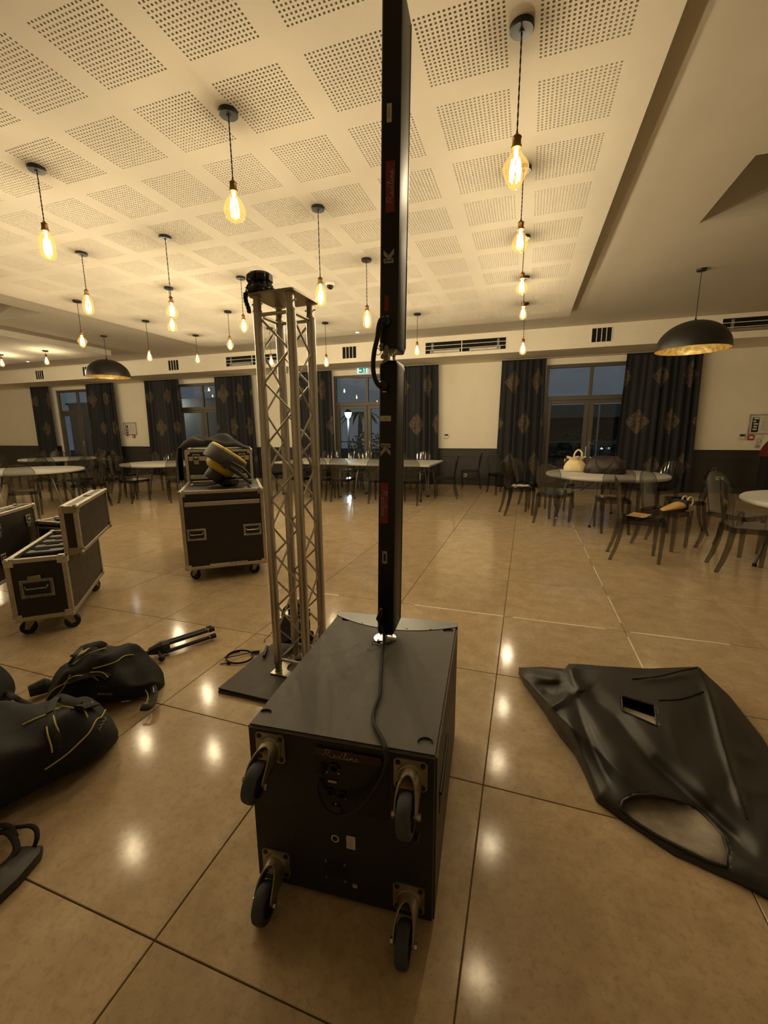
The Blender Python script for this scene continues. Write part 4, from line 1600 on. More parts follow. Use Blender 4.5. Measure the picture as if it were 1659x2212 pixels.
# stacking cups sunk in the top, and the pole plate: cut real holes
cut_pts = [sub_top(749, 1337), sub_top(968, 1362), sub_top(571, 1541), sub_top(919, 1604)]
ck = MB()
for q in cut_pts:
    ck.cyl((q.x, q.y, ZTOP - 0.006), (q.x, q.y, ZTOP + 0.02), 0.022, n=28)
cko = ck.build('tmp_cut', 'cab', None, 0)
bo = cab.modifiers.new('cups', 'BOOLEAN')
bo.operation = 'DIFFERENCE'
bo.object = cko
bo.solver = 'EXACT'
dg = bpy.context.evaluated_depsgraph_get()
cko.parent = sub
dg.update()
nm = bpy.data.meshes.new_from_object(cab.evaluated_get(dg))
cab.modifiers.clear()
cab.data = nm
bpy.data.objects.remove(cko)
# front grille: curved steel plate along the far edge
gq = []
NG = 24
for j in range(2):
    gq.append([])
rowsA, rowsB = [], []
for i in range(NG + 1):
    u = i / NG
    bow = 0.060 * math.sin(PI * u)
    rowsA.append((u * SW_, SD_ - 0.035 - 0.095 * (1 - (2 * u - 1) ** 2) ** 1.0 * 0.9 - 0.004, ZTOP + 0.0022))
    rowsB.append((u * SW_, SD_ + 0.0, ZTOP + 0.0022))
gr = MB()
gr.grid([rowsA, rowsB, [(p[0], p[1], SZ + 0.004) for p in rowsB], [(p[0], SD_ - 0.034, SZ + 0.004) for p in rowsB]])
gr.add([rowsA[0], rowsB[0], (0, SD_, SZ + 0.004), (0, SD_ - 0.034, SZ + 0.004), (0, SD_ - 0.034, ZTOP + 0.002)], [(0, 1, 2, 3, 4)])
gr.add([rowsA[-1], rowsB[-1], (SW_, SD_, SZ + 0.004), (SW_, SD_ - 0.034, SZ + 0.004), (SW_, SD_ - 0.034, ZTOP + 0.002)], [(4, 3, 2, 1, 0)])
grl = gr.build('front_grille', 'grille', sub, 30)
for u in (0.25, 0.42, 0.62, 0.8):
    MB().cyl((u * SW_, SD_ - 0.055 - 0.05 * math.sin(PI * u), ZTOP + 0.001), (u * SW_, SD_ - 0.055 - 0.05 * math.sin(PI * u), ZTOP + 0.0045), 0.004, n=8).build('rivet', 'zinc', grl)
# pole plate
pp = sub_top(832, 1379)
PL = MB()
PL.lathe([(0.0, 0.0), (0.044, 0.0), (0.046, 0.001), (0.047, 0.003), (0.0, 0.003)], 36, M.Translation((pp.x, pp.y, ZTOP)))
plo = PL.build('pole_plate', 'chrome', sub, 40)
MB().lathe([(0.0465, 0.0), (0.0485, 0.0), (0.0485, 0.0016), (0.0465, 0.0016)], 36, M.Translation((pp.x, pp.y, ZTOP))).build('plate_groove', 'ink', plo)
for k in range(4):
    a = PI / 4 + k * PI / 2
    MB().cyl((pp.x + 0.033 * math.cos(a), pp.y + 0.033 * math.sin(a), ZTOP + 0.002), (pp.x + 0.033 * math.cos(a), pp.y + 0.033 * math.sin(a), ZTOP + 0.0045), 0.0055, 0.004, 10).build('screw', 'zinc', plo)
MB().cyl((pp.x, pp.y, ZTOP + 0.002), (pp.x, pp.y, ZTOP + 0.055), 0.009, n=14).build('pole_stub', 'chrome', plo)
# casters: plate, fork, wheel
for (px, py, tw) in ((585, 1613, -6), (887, 1672, 4), (598, 1862, 2), (883, 1938, 2)):
    c = sub_back(px, py)
    cx_, cz_ = c.x, c.z
    pl = MB()
    hw = 0.046
    po = [(-hw + 0.008, -hw), (hw - 0.008, -hw), (hw, -hw + 0.008), (hw, hw - 0.008), (hw - 0.008, hw), (-hw + 0.008, hw), (-hw, hw - 0.008), (-hw, -hw + 0.008)]
    TT = M.Translation((cx_, 0, cz_)) @ M.Rotation(PI / 2, 4, 'X')
    pl.prism(po, 0.0, 0.004, TT)
    pl.lathe([(0.036, 0.004), (0.034, 0.010), (0.024, 0.014), (0.0, 0.014)], 24, TT)
    plate = pl.build('caster', 'zinc', sub, 40)
    for a in (-1, 1):
        for b in (-1, 1):
            MB().cyl((cx_ + a * 0.034, -0.0035, cz_ + b * 0.034), (cx_ + a * 0.034, -0.0062, cz_ + b * 0.034), 0.0072, n=12).build('bolt_hole', 'ink', plate)
    # local frame: out = -y; trail direction in the face plane
    ta = R(tw)
    tr_ = V((math.sin(ta), 0, -math.cos(ta)))
    ax_ = V((math.cos(ta), 0, math.sin(ta)))
    outv = V((0, -1, 0))
    base_ = V((cx_, 0, cz_))
    hub = base_ + outv * 0.083 + tr_ * 0.046
    fk = MB()
    NH, NR = 24, 6
    rows = []
    for r_i in range(NR + 1):
        f = r_i / NR
        rw = []
        for k in range(NH + 1):
            a = PI * k / NH
            ca_, sa_ = math.cos(a), math.sin(a)
            ring = base_ + outv * 0.012 + ax_ * (0.031 * ca_) - tr_ * (0.031 * sa_)
            top = base_ + outv * 0.030 + ax_ * (0.028 * ca_) - tr_ * (0.026 * sa_)
            side = hub + ax_ * (0.026 * (1 if ca_ > 0 else -1)) + outv * 0.010 - tr_ * (0.010 + 0.05 * sa_)
            w8 = abs(ca_) ** 2.2
            rw.append(ring.lerp(top.lerp(side, w8), f))
        rows.append(rw)
    inner = [[p - ax_ * (0.0025 * math.cos(PI * k / NH)) + tr_ * (0.0025 * math.sin(PI * k / NH)) for k, p in enumerate(rw)] for rw in rows]
    fk.grid(rows + inner[::-1] + [rows[0]])
    fk.tube(rows[-1], 0.0028, 6)
    for s in (-1, 1):
        q0 = base_ + outv * 0.012 + ax_ * (s * 0.031)
        q1 = base_ + outv * 0.012 + ax_ * (s * 0.030) + tr_ * 0.026
        q2 = hub + ax_ * (s * 0.027) + tr_ * 0.010 + outv * 0.004
        q3 = hub + ax_ * (s * 0.027) - tr_ * 0.010 + outv * 0.010
        th_ = ax_ * (s * -0.0025)
        vs = [q0, q1, q2, q3] + [p + th_ for p in (q0, q1, q2, q3)]
        fk.add(vs, [(0, 1, 2, 3), (7, 6, 5, 4)] + [(i, (i + 1) % 4, 4 + (i + 1) % 4, 4 + i) for i in range(4)])
    fk.build('fork', 'zinc', plate, 40)
    wt_ = MB()
    Tw = M.Translation(hub) @ rot_to(ax_, outv)
    wt_.lathe([(0.034, -0.017), (0.046, -0.0175), (0.050, -0.014), (0.052, -0.006), (0.052, 0.006), (0.050, 0.014), (0.046, 0.0175), (0.034, 0.017)], 36, Tw, caps=False)
    wt_.build('tyre', 'wheel', plate, 40)
    wc = MB()
    wc.lathe([(0.0, -0.020), (0.010, -0.020), (0.012, -0.012), (0.030, -0.009), (0.036, -0.013), (0.036, 0.013), (0.030, 0.009), (0.012, 0.012), (0.010, 0.020), (0.0, 0.020)], 28, Tw)
    wc.build('wheel_hub', 'rubber', plate, 40)
    bt = MB()
    bt.cyl(hub - ax_ * 0.036, hub + ax_ * 0.036, 0.005, n=10)
    for s in (-1, 1):
        bt.cyl(hub + ax_ * (s * 0.030), hub + ax_ * (s * 0.037), 0.009, n=6)
    bt.build('axle_bolt', 'chrome', plate, 40)
    if (px, py) == (887, 1672):
        br = MB()
        br.cbox((0, 0, 0), (0.062, 0.030, 0.006), 0.002, M.Translation(hub + tr_ * 0.054 + outv * 0.004) @ M.Rotation(R(-10), 4, 'X'))
        br.build('brake_pedal', 'black', plate, 30)
# recessed amplifier panel
a_, b_ = sub_back(682, 1612), sub_back(838, 1768)
pc = MB()
cxp, czp = (a_.x + b_.x) / 2, (a_.z + b_.z) / 2 - 0.005
wp_, hp_ = abs(b_.x - a_.x), abs(a_.z - b_.z)
pc.cbox((cxp, -0.003, czp), (wp_, 0.006, hp_), 0.003)
ap = pc.build('amplifier_panel', 'panel', sub, 30)
s0, s1 = sub_back(690, 1611), sub_back(832, 1632)
MB().cbox(((s0.x + s1.x) / 2 - 0.01, -0.0068, s0.z - 0.012), (wp_ * 0.92, 0.0024, 0.026), 0.0008).build('red_strip', 'redstrip', ap, 0)
sc_ = script_word(ap, 'zinc', M.Translation((sub_back(738, 1617).x, -0.0088, s0.z - 0.012)) @ M.Rotation(PI / 2, 4, 'X'), 0.105, 0.05)
for (px, py, r_, nm_) in ((700, 1653, 0.013, 'jack_socket'), (724, 1655, 0.015, 'jack_socket'), (716, 1706, 0.012, 'jack_socket'), (741, 1712, 0.012, 'jack_socket')):
    q = sub_back(px, py)
    jk = MB()
    TT = M.Translation((q.x, -0.006, q.z)) @ M.Rotation(PI / 2, 4, 'X')
    jk.lathe([(r_ * 0.7, 0.0), (r_ * 0.7, 0.004), (r_, 0.004), (r_, 0.0)], 18, TT)
    j_ = jk.build(nm_, 'black', ap, 40)
    MB().cyl((q.x + r_ * 0.9, -0.006, q.z - r_ * 0.9), (q.x + r_ * 0.9, -0.0095, q.z - r_ * 0.9), 0.0026, n=8).build('socket_screw', 'chrome', j_)
q = sub_back(720, 1683)
MB().cbox((q.x, -0.0085, q.z), (0.026, 0.005, 0.007), 0.0015).build('volume_knob', 'grey', ap)
q = sub_back(728, 1742)
mi_ = MB().cbox((q.x, -0.008, q.z), (0.030, 0.006, 0.024), 0.002)
ml = mi_.build('mains_inlet', 'black', ap)
for dz in (0.017, -0.017):
    MB().cyl((q.x, -0.006, q.z + dz), (q.x, -0.0095, q.z + dz), 0.0028, n=8).build('inlet_screw', 'chrome', ml)
q = sub_back(724, 1811)
st = MB()
TT = M.Translation((q.x, -0.0003, q.z)) @ M.Rotation(PI / 2, 4, 'X')
st.lathe([(0.0, 0.0008), (0.0125, 0.0008), (0.0125, 0.0)], 24, TT)
so = st.build('round_sticker', 'label', sub, 0)
MB().lathe([(0.0055, 0.0012), (0.0085, 0.0012)], 20, TT).build('sticker_ring', 'ink', so, 0)
q = sub_back(758, 1820)
so = MB().box((q.x, -0.0006, q.z), (0.027, 0.001, 0.044)).build('rating_label', 'label', sub, 0)
ln = MB()
for k in range(6):
    ln.box((q.x - 0.002, -0.0014, q.z + 0.016 - k * 0.0062), (0.019 - 0.003 * (k % 3), 0.0006, 0.0018))
ln.build('label_lines', 'grey', so, 0)
# fan grille
q = sub_back(726, 1878)
fg = MB()
TT = M.Translation((q.x, -0.001, q.z)) @ M.Rotation(PI / 2, 4, 'X')
for r_ in (0.008, 0.015, 0.022, 0.029):
    fg.tube([TT @ V((r_ * math.cos(a), r_ * math.sin(a), 0.004)) for a in [2 * PI * i / 28 for i in range(28)]], 0.0009, 5, closed=True)
for k in range(4):
    a = PI / 4 + k * PI / 2
    fg.tube([TT @ V((0, 0, 0.005)), TT @ V((0.041 * math.cos(a), 0.041 * math.sin(a), 0.003))], 0.0011, 5)
fo = fg.build('fan_guard', 'rubber', sub, 40)
for k in range(4):
    a = PI / 4 + k * PI / 2
    p_ = TT @ V((0.042 * math.cos(a), 0.042 * math.sin(a), 0.0))
    MB().cyl(p_, p_ + V((0, -0.005, 0)), 0.0035, n=8).build('guard_screw', 'zinc', fo)
q = sub_back(767, 1914)
MB().box((q.x, -0.0006, q.z), (0.014, 0.001, 0.012)).build('small_sticker', 'grey', sub, 0)
# side handle slot, long recess on the right flank
hs = MB()
hs.cbox((SW_ + 0.0008, 0.20, SZ + SH_ * 0.60), (0.003, 0.24, 0.075), 0.001)
ho = hs.build('handle_recess', 'ink', sub, 20)
MB().cbox((SW_ + 0.004, 0.20, SZ + SH_ * 0.60 + 0.034), (0.010, 0.25, 0.010), 0.003).build('recess_lip', 'panel', ho)

# ================================================================== SPEAKER COLUMNS
CW_, CDp = 0.064, 0.135
pw = SUBM @ V((pp.x, pp.y, 0))
LEAN = M.Rotation(R(0.95), 4, 'Y')


def column_root(name, label, z):
    t = thing(name, label, 'speaker', (0, 0, 0))
    # the stack leans about one degree to the right from the pole plate up
    Mx = M.Translation((pw.x, pw.y, ZTOP)) @ M.Rotation(SUBA, 4, 'Z') @ LEAN @ M.Translation((0, 0, z - ZTOP))
    t.matrix_world = Mx
    return t, Mx


def column(label, z0, z1, up):
    t, Mx = column_root('speaker_column', label, z0)
    H_ = z1 - z0
    w, d = CW_ / 2, CDp
    y0 = -0.042
    xo = 0.010
    prof = [(-w + 0.004, y0), (w - 0.003, y0), (w, y0 + 0.003), (w + 0.004, y0 + 0.022), (w + 0.004, y0 + d - 0.006), (w - 0.002, y0 + d), (-w + 0.002, y0 + d), (-w - 0.004, y0 + d - 0.006), (-w - 0.004, y0 + 0.022), (-w, y0 + 0.003)]
    prof = [(x + xo, y) for x, y in prof]
    mb = MB()
    ch = 0.016

    def ringp(inset, z):
        cx = sum(p[0] for p in prof) / len(prof)
        cy = sum(p[1] for p in prof) / len(prof)
        return [(cx + (x - cx) * (1 - inset), cy + (y - cy) * (1 - inset * 0.5), z) for x, y in prof]
    rg = [ringp(0.16, 0), ringp(0.0, ch), ringp(0.0, H_ - ch), ringp(0.16, H_)]
    n = len(prof)
    mb.grid(rg, close_u=True)
    mb.add(rg[0], [tuple(range(n))[::-1]])
    mb.add(rg[-1], [tuple(range(n))])
    me = mb.mesh('body', ['colbody', 'colgrey'], 25)
    for p in me.polygons:
        if abs(p.normal.x) > 0.7 and p.area > 0.01:
            p.material_index = 1
    o = bpy.data.objects.new('body', me)
    COL.objects.link(o)
    o.parent = t
    # front grille (far side) and bright edge strips
    MB().cbox((xo, y0 + d + 0.003, H_ / 2), (CW_ - 0.006, 0.006, H_ - 0.05), 0.002).build('front_grille', 'grille', t)
    for s in (-1, 1):
        MB().cbox((xo + s * (w + 0.0052), y0 + d - 0.010, H_ / 2), (0.0022, 0.004, H_ - 0.04), 0.0006).build('edge_strip', 'zinc', t)

    def loc(px, py):
        I = Mx.inverted()
        oo, dd = I @ CAM_O, I.to_3x3() @ ray(px, py)
        return oo + dd * ((y0 - oo.y) / dd.y)
    return t, y0, xo, H_, loc


def sticker(t, q, w, h, y0, m='label', name='label_sticker'):
    return MB().box((q.x, y0 - 0.0006, q.z), (w, 0.001, h)).build(name, m, t, 0)


def badge(t, q0, y0, rz, L_, wid):
    """red strip with the script word; runs along z"""
    b = MB().box((q0.x, y0 - 0.0006, q0.z), (wid, 0.001, L_)).build('red_name_strip', 'red', t, 0)
    T = M.Translation((q0.x, y0 - 0.0016, q0.z)) @ M.Rotation(PI / 2, 4, 'X') @ M.Rotation(R(rz), 4, 'Z')
    script_word(b, 'grey', T, L_ * 0.66, 0.05)


def klogo(t, q0, y0, rz, S):
    """bold K; a small word sits in its stem"""
    T = M.Translation((q0.x, y0 - 0.0004, q0.z)) @ M.Rotation(PI / 2, 4, 'X') @ M.Rotation(R(rz), 4, 'Z')
    mb = MB()
    h = S / 2
    mb.prism([(-0.62 * S, -h), (-0.22 * S, -h * 0.80), (-0.22 * S, h), (-0.62 * S, h * 0.92)], 0, 0.001, T)
    mb.prism([(-0.22 * S, -0.10 * S), (0.02 * S, 0.0), (0.52 * S, h), (0.10 * S, h), (-0.22 * S, 0.16 * S)], 0, 0.001, T)
    mb.prism([(-0.22 * S, 0.10 * S), (-0.22 * S, -0.16 * S), (0.16 * S, -h), (0.60 * S, -h), (0.02 * S, 0.05 * S)], 0, 0.001, T)
    o = mb.build('letter_badge', 'grey', t, 0)
    text_mesh('badge_lettering', 'array', S * 0.36, 'ink', o, T @ M.Translation((-0.42 * S, 0, 0.0014)) @ M.Rotation(PI / 2, 4, 'Z'), 0.35)


def xlr(t, q, y0, ang):
    m_ = MB()
    T = M.Translation((q.x, y0, q.z)) @ M.Rotation(PI / 2, 4, 'X')
    m_.lathe([(0.017, 0.0), (0.017, 0.022), (0.013, 0.028), (0.0, 0.028)], 18, T)
    o = m_.build('plug', 'black', t, 40)
    MB().cbox((q.x + 0.004, y0 - 0.006, q.z - 0.020 if ang < 0 else q.z + 0.018), (0.014, 0.008, 0.004), 0.001).build('plug_latch', 'white', o)
    return o


tl, y0, xo, Hl, loc = column('lower black speaker column standing on the subwoofer pole', 0.596, 1.648, False)
MLI = tl.matrix_world.copy()
q = loc(829, 834)
xlr(tl, q, y0, -1)
PLUG_LO = tl.matrix_world @ V((q.x, y0 - 0.026, q.z))
q = loc(833, 904)
st = sticker(tl, q, 0.040, 0.019, y0)
MB().box((q.x + 0.001, y0 - 0.0014, q.z), (0.014, 0.0006, 0.004)).build('ink_mark', 'grey', st, 0)
q = loc(833, 972)
klogo(tl, q, y0, -90, 0.038)
q = loc(830, 1087)
badge(tl, q, y0, -90, 0.155, 0.031)
q = loc(831, 1204)
st = sticker(tl, q, 0.019, 0.050, y0, 'grey')
MB().box((q.x, y0 - 0.0014, q.z), (0.009, 0.0006, 0.03)).build('bar_code', 'ink', st, 0)
q = loc(822, 1322)
pg = MB()
pg.cbox((q.x + 0.003, y0 - 0.014, q.z - 0.006), (0.018, 0.024, 0.045), 0.004, M.Translation((q.x, y0 - 0.01, q.z)) @ M.Rotation(R(18), 4, 'Y') @ M.Translation((-q.x, -(y0 - 0.01), -q.z)))
po_ = pg.build('mains_plug', 'rubber', tl)
MB().cbox((q.x + 0.006, y0 - 0.012, q.z + 0.019), (0.010, 0.010, 0.006), 0.001).build('plug_tab', 'zinc', po_)
PLUG_MAIN = tl.matrix_world @ V((q.x - 0.004, y0 - 0.018, q.z - 0.028))

tu, y0, xo, Hu, loc = column('upper black speaker column stacked above the lower one, cut by the top edge', 1.686, 2.745, True)
q = loc(841, 244)
st = sticker(tu, q, 0.016, 0.052, y0)
MB().box((q.x - 0.001, y0 - 0.0014, q.z), (0.006, 0.0006, 0.03)).build('bar_code', 'grey', st, 0)
q = loc(843, 404)
badge(tu, q, y0, 90, 0.150, 0.030)
q = loc(840, 553)
klogo(tu, q, y0, 90, 0.036)
q = loc(835, 655)
MB().box((q.x, y0 - 0.0006, q.z), (0.014, 0.001, 0.05)).build('dark_red_mark', 'red', tu, 0)
q = loc(834, 697)
xlr(tu, q, y0, 1)
PLUG_UP = tu.matrix_world @ V((q.x, y0 - 0.026, q.z))
# coupling between the columns with crumpled tape and split rings
cp = MB()
cp.cyl((0.0, -0.005, -0.045), (0.0, -0.005, 0.004), 0.009, n=14)
cp.cyl((0.022, -0.005, -0.045), (0.022, -0.005, 0.004), 0.006, n=12)
co = cp.build('coupling_pin', 'chrome', tu)
q0_ = loc(829, 762)
cr = MB()
rnd = random.Random(4)
for k in range(16):
    cr.ball((q0_.x + rnd.uniform(-0.011, 0.012), y0 - 0.006 + rnd.uniform(-0.008, 0.008), 0.012 - 0.062 * k / 16), rnd.uniform(0.006, 0.010), 6)
cr.build('twisted_wire_tie', 'zinc', tu, 30)
for k, (dx, r_) in enumerate(((-0.018, 0.011), (0.034, 0.012), (0.038, 0.010))):
    cr = MB()
    c_ = V((q0_.x + dx, y0 - 0.010, -0.010 - 0.004 * k))
    cr.tube([c_ + V((r_ * math.cos(a), 0.003 * math.sin(2 * a), r_ * math.sin(a))) for a in [2 * PI * i / 20 for i in range(20)]], 0.0014, 5, closed=True)
    cr.build('split_ring', 'zinc', tu)

# cables
t = thing('link_cable', 'short thick black cable linking the two speaker columns at their backs', 'cable', PLUG_LO)
z_ = lambda px, py, dd: (lambda f: f)(None)


def near(px, py, Y):
    return BY(px, py, Y)


yc = PLUG_LO.y
lp = [PLUG_UP, near(823, 691, yc - 0.02), near(818, 706, yc - 0.022), near(815, 730, yc - 0.02), near(808, 762, yc - 0.015), near(806, 795, yc - 0.012), near(810, 818, yc - 0.015), near(818, 832, yc - 0.015), PLUG_LO]
MB().tube([p - PLUG_LO for p in smoothpts(lp, 6)], 0.0082, 10).build('sheath', 'rubber', t, 60)
t = thing('mains_cable', 'grey-black mains cable running over the subwoofer top and looping behind it', 'cable', SUBO, SUBA)
pts = [SUBI @ PLUG_MAIN, sub_top(829, 1368, ZTOP + 0.05), sub_top(828, 1396, ZTOP + 0.02)]
for px, py in ((825, 1425), (822, 1465), (820, 1500), (808, 1535), (808, 1562), (822, 1590), (831, 1608)):
    pts.append(sub_top(px, py, ZTOP + 0.0085))
pts.append(V((sub_back(835, 1621).x, -0.012, ZTOP + 0.004)))
for px, py, ou in ((835, 1645, 0.022), (824, 1680, 0.03), (802, 1716, 0.036), (775, 1745, 0.04), (748, 1759, 0.04), (720, 1760, 0.038), (698, 1743, 0.034), (687, 1718, 0.028), (685, 1692, 0.022), (690, 1672, 0.018), (699, 1658, 0.012)):
    pts.append(sub_back(px, py, ou))
MB().tube(smoothpts(pts, 6), 0.0058, 10).build('sheath', 'rubber', t, 60)
q = sub_back(699, 1655)
MB().cyl((q.x, -0.004, q.z), (q.x, -0.028, q.z - 0.004), 0.010, 0.008, 12).build('plug', 'rubber', t)
# loose ties by the pole plate
t = thing('cable_tie', 'loose wire tie with clip lying on the round pole plate', 'cable tie', SUBO, SUBA)
q = sub_top(812, 1390, ZTOP + 0.006)
MB().tube([q + V((0.016 * math.cos(a), 0.014 * math.sin(a), 0.002 * math.sin(3 * a))) for a in [2 * PI * i / 22 for i in range(20)]], 0.0012, 5).build('loop', 'rubber', t)
MB().cbox(q + V((0.012, 0.012, 0.004)), (0.022, 0.009, 0.007), 0.002).build('clip', 'black', t)
q = sub_top(802, 1399, ZTOP + 0.003)
MB().tube([q + V((0.013 * math.cos(a), 0.011 * math.sin(a), 0.0)) for a in [PI * 0.7 + 1.3 * PI * i / 14 for i in range(14)]], 0.0010, 5).build('tail', 'label', t)
#PART4
# ================================================================== TRUSS TOWER
TRX, TRY, TRA, TRS, TRZ = -1.197, 2.009, -0.025, 0.189, 2.055
BZ = 0.028
tr = thing('truss_tower', 'silver square aluminium truss tower standing on two black boards', 'truss', (TRX, TRY, BZ), TRA)
H_ = TRZ - BZ
cor = {'a': (-1, -1), 'b': (1, -1), 'c': (1, 1), 'd': (-1, 1)}
hs_ = TRS / 2
TB = 0.0235
for k, (u, v) in cor.items():
    c = MB().cyl((u * hs_, v * hs_, 0.075), (u * hs_, v * hs_, H_ - 0.075), TB, n=20).build('chord_tube', 'alu', tr)
    e = MB()
    e.lathe([(TB, H_ - 0.078), (TB + 0.0015, H_ - 0.07), (TB - 0.003, H_ - 0.062), (TB - 0.005, H_ - 0.012), (TB - 0.001, H_ - 0.008), (TB - 0.001, H_)], 20, M.Translation((u * hs_, v * hs_, 0)))
    e.build('end_coupler', 'alu2', c)
    e = MB()
    e.lathe([(TB - 0.001, 0.0), (TB - 0.001, 0.008), (TB - 0.005, 0.012), (TB - 0.003, 0.062), (TB + 0.0015, 0.07), (TB, 0.078)], 20, M.Translation((u * hs_, v * hs_, 0)))
    e.build('end_coupler', 'zinc', c)
    e = MB()
    e.cyl((u * hs_ - 0.03, v * hs_, H_ - 0.035), (u * hs_ + 0.03, v * hs_, H_ - 0.035), 0.004, n=8)
    e.build('locking_pin', 'chrome', c)
ks = list(cor.values())
NZ = 6
zlo, zhi = 0.11, H_ - 0.105
for s in range(4):
    (u0, v0), (u1, v1) = ks[s], ks[(s + 1) % 4]
    A, B_ = V((u0 * hs_, v0 * hs_, 0)), V((u1 * hs_, v1 * hs_, 0))
    d = (B_ - A).normalized()
    A2, B2 = A + d * TB * 0.75, B_ - d * TB * 0.75
    pts = []
    n = NZ * 2
    for k in range(n + 1):
        side = k % 2
        zz = zhi - (zhi - zlo) * k / n
        p = (A2 if side == 0 else B2).copy()
        p.z = zz
        pts.append(p)
    rp = []
    for k, p in enumerate(pts):
        if 0 < k < n:
            rp += [p.lerp(pts[k - 1], 0.05), p.lerp(pts[k + 1], 0.05)]
        else:
            rp.append(p)
    MB().tube(rp, 0.0055, 8).build('lacing_rod', 'alu', tr, 50)
    for zz in (H_ - 0.085, 0.085):
        MB().cyl((A2.x, A2.y, zz), (B2.x, B2.y, zz), 0.0085, n=10).build('end_rail', 'alu', tr)
pl = MB()
w_ = hs_ + 0.035
po = []
for (u, v) in ks:
    for k in range(5):
        a0 = math.atan2(v, u) - PI / 4 + (PI / 2) * k / 4
        po.append((u * (w_ - 0.02) + 0.02 * math.cos(a0), v * (w_ - 0.02) + 0.02 * math.sin(a0)))
pl.prism(po, H_, H_ + 0.010)
pl.build('top_plate', 'zinc', tr)
# base frame with an oval opening
bp_ = MB()
no = 32
inn = []
ou_ = []
for k in range(no):
    a = 2 * PI * k / no
    c, s = math.cos(a), math.sin(a)
    m_ = max(abs(c), abs(s))
    ou_.append((w_ * c / m_, w_ * s / m_))
    e = 0.6
    inn.append((0.075 * abs(c) ** e * (1 if c > 0 else -1), 0.075 * abs(s) ** e * (1 if s > 0 else -1)))
bp_.grid([[(x, y, 0.008) for x, y in ou_], [(x, y, 0.008) for x, y in inn], [(x, y, 0.0) for x, y in inn], [(x, y, 0.0) for x, y in ou_], [(x, y, 0.008) for x, y in ou_]], close_u=True)
bp_.build('base_plate', 'alu', tr, 30)
# boards under it
for k, (w, d, x, y, rz, z, lb) in enumerate(((0.66, 0.72, -1.205, 2.045, 1.2, 0.0, 'lower of two black plywood boards under the truss'), (0.655, 0.715, -1.195, 2.035, -1.0, 0.0145, 'upper of two black plywood boards under the truss'))):
    t = thing('base_board', lb, 'board', (x, y, z), R(rz))
    MB().cbox((0, 0, 0.0065), (w, d, 0.012), 0.002).build('panel', 'board', t)
    MB().box((0, -d / 2 + 0.001, 0.0065), (w - 0.01, 0.004, 0.006)).build('ply_edge', 'cloth' if k else 'board', t, 0)
# black coiled chain bundle on the top plate
q = BY(562, 622, 1.935)
cb_ = thing('chain_bundle', 'black bundle of coiled chunky chain on the left corner of the truss top', 'chain', (q.x, q.y, TRZ + 0.010))
rnd = random.Random(9)


def links(par, R0, zc, sc, n, name, tilt):
    for k in range(n):
        a = 2 * PI * k / n
        m_ = MB()
        T = M.Translation((R0 * math.cos(a), R0 * math.sin(a) * 0.9, zc)) @ M.Rotation(a + PI / 2, 4, 'Z') @ M.Rotation(tilt + rnd.uniform(-0.3, 0.3), 4, 'X')
        L_ = 2 * PI * R0 / n * 0.62
        m_.tube([T @ V((L_ * math.cos(b), sc * 0.55 * math.sin(b), 0)) for b in [2 * PI * i / 10 for i in range(10)]], sc * 0.30, 6, closed=True)
        m_.build(name, 'black', par, 50)


links(cb_, 0.052, 0.012, 0.030, 13, 'chain_link', 0.2)
links(cb_, 0.056, 0.034, 0.030, 14, 'chain_link', 0.9)
up_ = MB()
for k in range(7):
    a = 2 * PI * k / 7
    up_.cbox((0, 0, 0), (0.046, 0.030, 0.040), 0.008, M.Translation((0.048 * math.cos(a), 0.044 * math.sin(a), 0.074)) @ M.Rotation(a + PI / 2, 4, 'Z') @ M.Rotation(rnd.uniform(-0.2, 0.2), 4, 'X'))
up_.tube([(0.048 * math.cos(a), 0.044 * math.sin(a), 0.058) for a in [2 * PI * i / 20 for i in range(20)]], 0.007, 6, closed=True)
up_.tube([(0.048 * math.cos(a), 0.044 * math.sin(a), 0.094) for a in [2 * PI * i / 20 for i in range(20)]], 0.006, 6, closed=True)
up_.build('block_ring', 'black', cb_, 40)
dn = MB()
for k in range(6):
    zz = 0.0 - k * 0.014
    dn.ball((-0.066 - 0.004 * math.sin(k), -0.030 + 0.003 * k, zz), 0.014, 8, (0.8, 1.2, 0.9))
dn.build('hanging_tail', 'black', cb_, 40)


# ================================================================== ROAD CASES
def caster(t, x, y, zb, rz, r=0.05):
    m_ = MB()
    m_.cbox((x, y, zb - 0.002), (0.085, 0.085, 0.004), 0.001)
    pl_ = m_.build('caster', 'zinc', t, 30)
    T = M.Translation((x, y, 0)) @ M.Rotation(rz, 4, 'Z')
    f = MB()
    hub = V((0.03, 0, r))
    for s in (-1, 1):
        f.add([T @ V(p) for p in ((-0.03, s * 0.020, zb - 0.012), (0.035, s * 0.020, zb - 0.012), (0.05, s * 0.022, r - 0.006), (0.022, s * 0.022, r - 0.012),
                                  (-0.03, s * 0.024, zb - 0.012), (0.035, s * 0.024, zb - 0.012), (0.05, s * 0.026, r - 0.006), (0.022, s * 0.026, r - 0.012))],
              [(0, 1, 2, 3), (7, 6, 5, 4), (0, 1, 5, 4), (1, 2, 6, 5), (2, 3, 7, 6), (3, 0, 4, 7)])
    f.cbox((0, 0, zb - 0.009), (0.06, 0.05, 0.010), 0.003, T)
    f.build('fork', 'zinc', pl_, 30)
    w = MB()
    w.lathe([(0.0, -0.017), (r * 0.6, -0.017), (r - 0.004, -0.017), (r, -0.012), (r, 0.012), (r - 0.004, 0.017), (r * 0.6, 0.017), (0.0, 0.017)], 24, T @ M.Translation(hub) @ M.Rotation(PI / 2, 4, 'X'))
    w.build('wheel', 'rubber', pl_, 40)


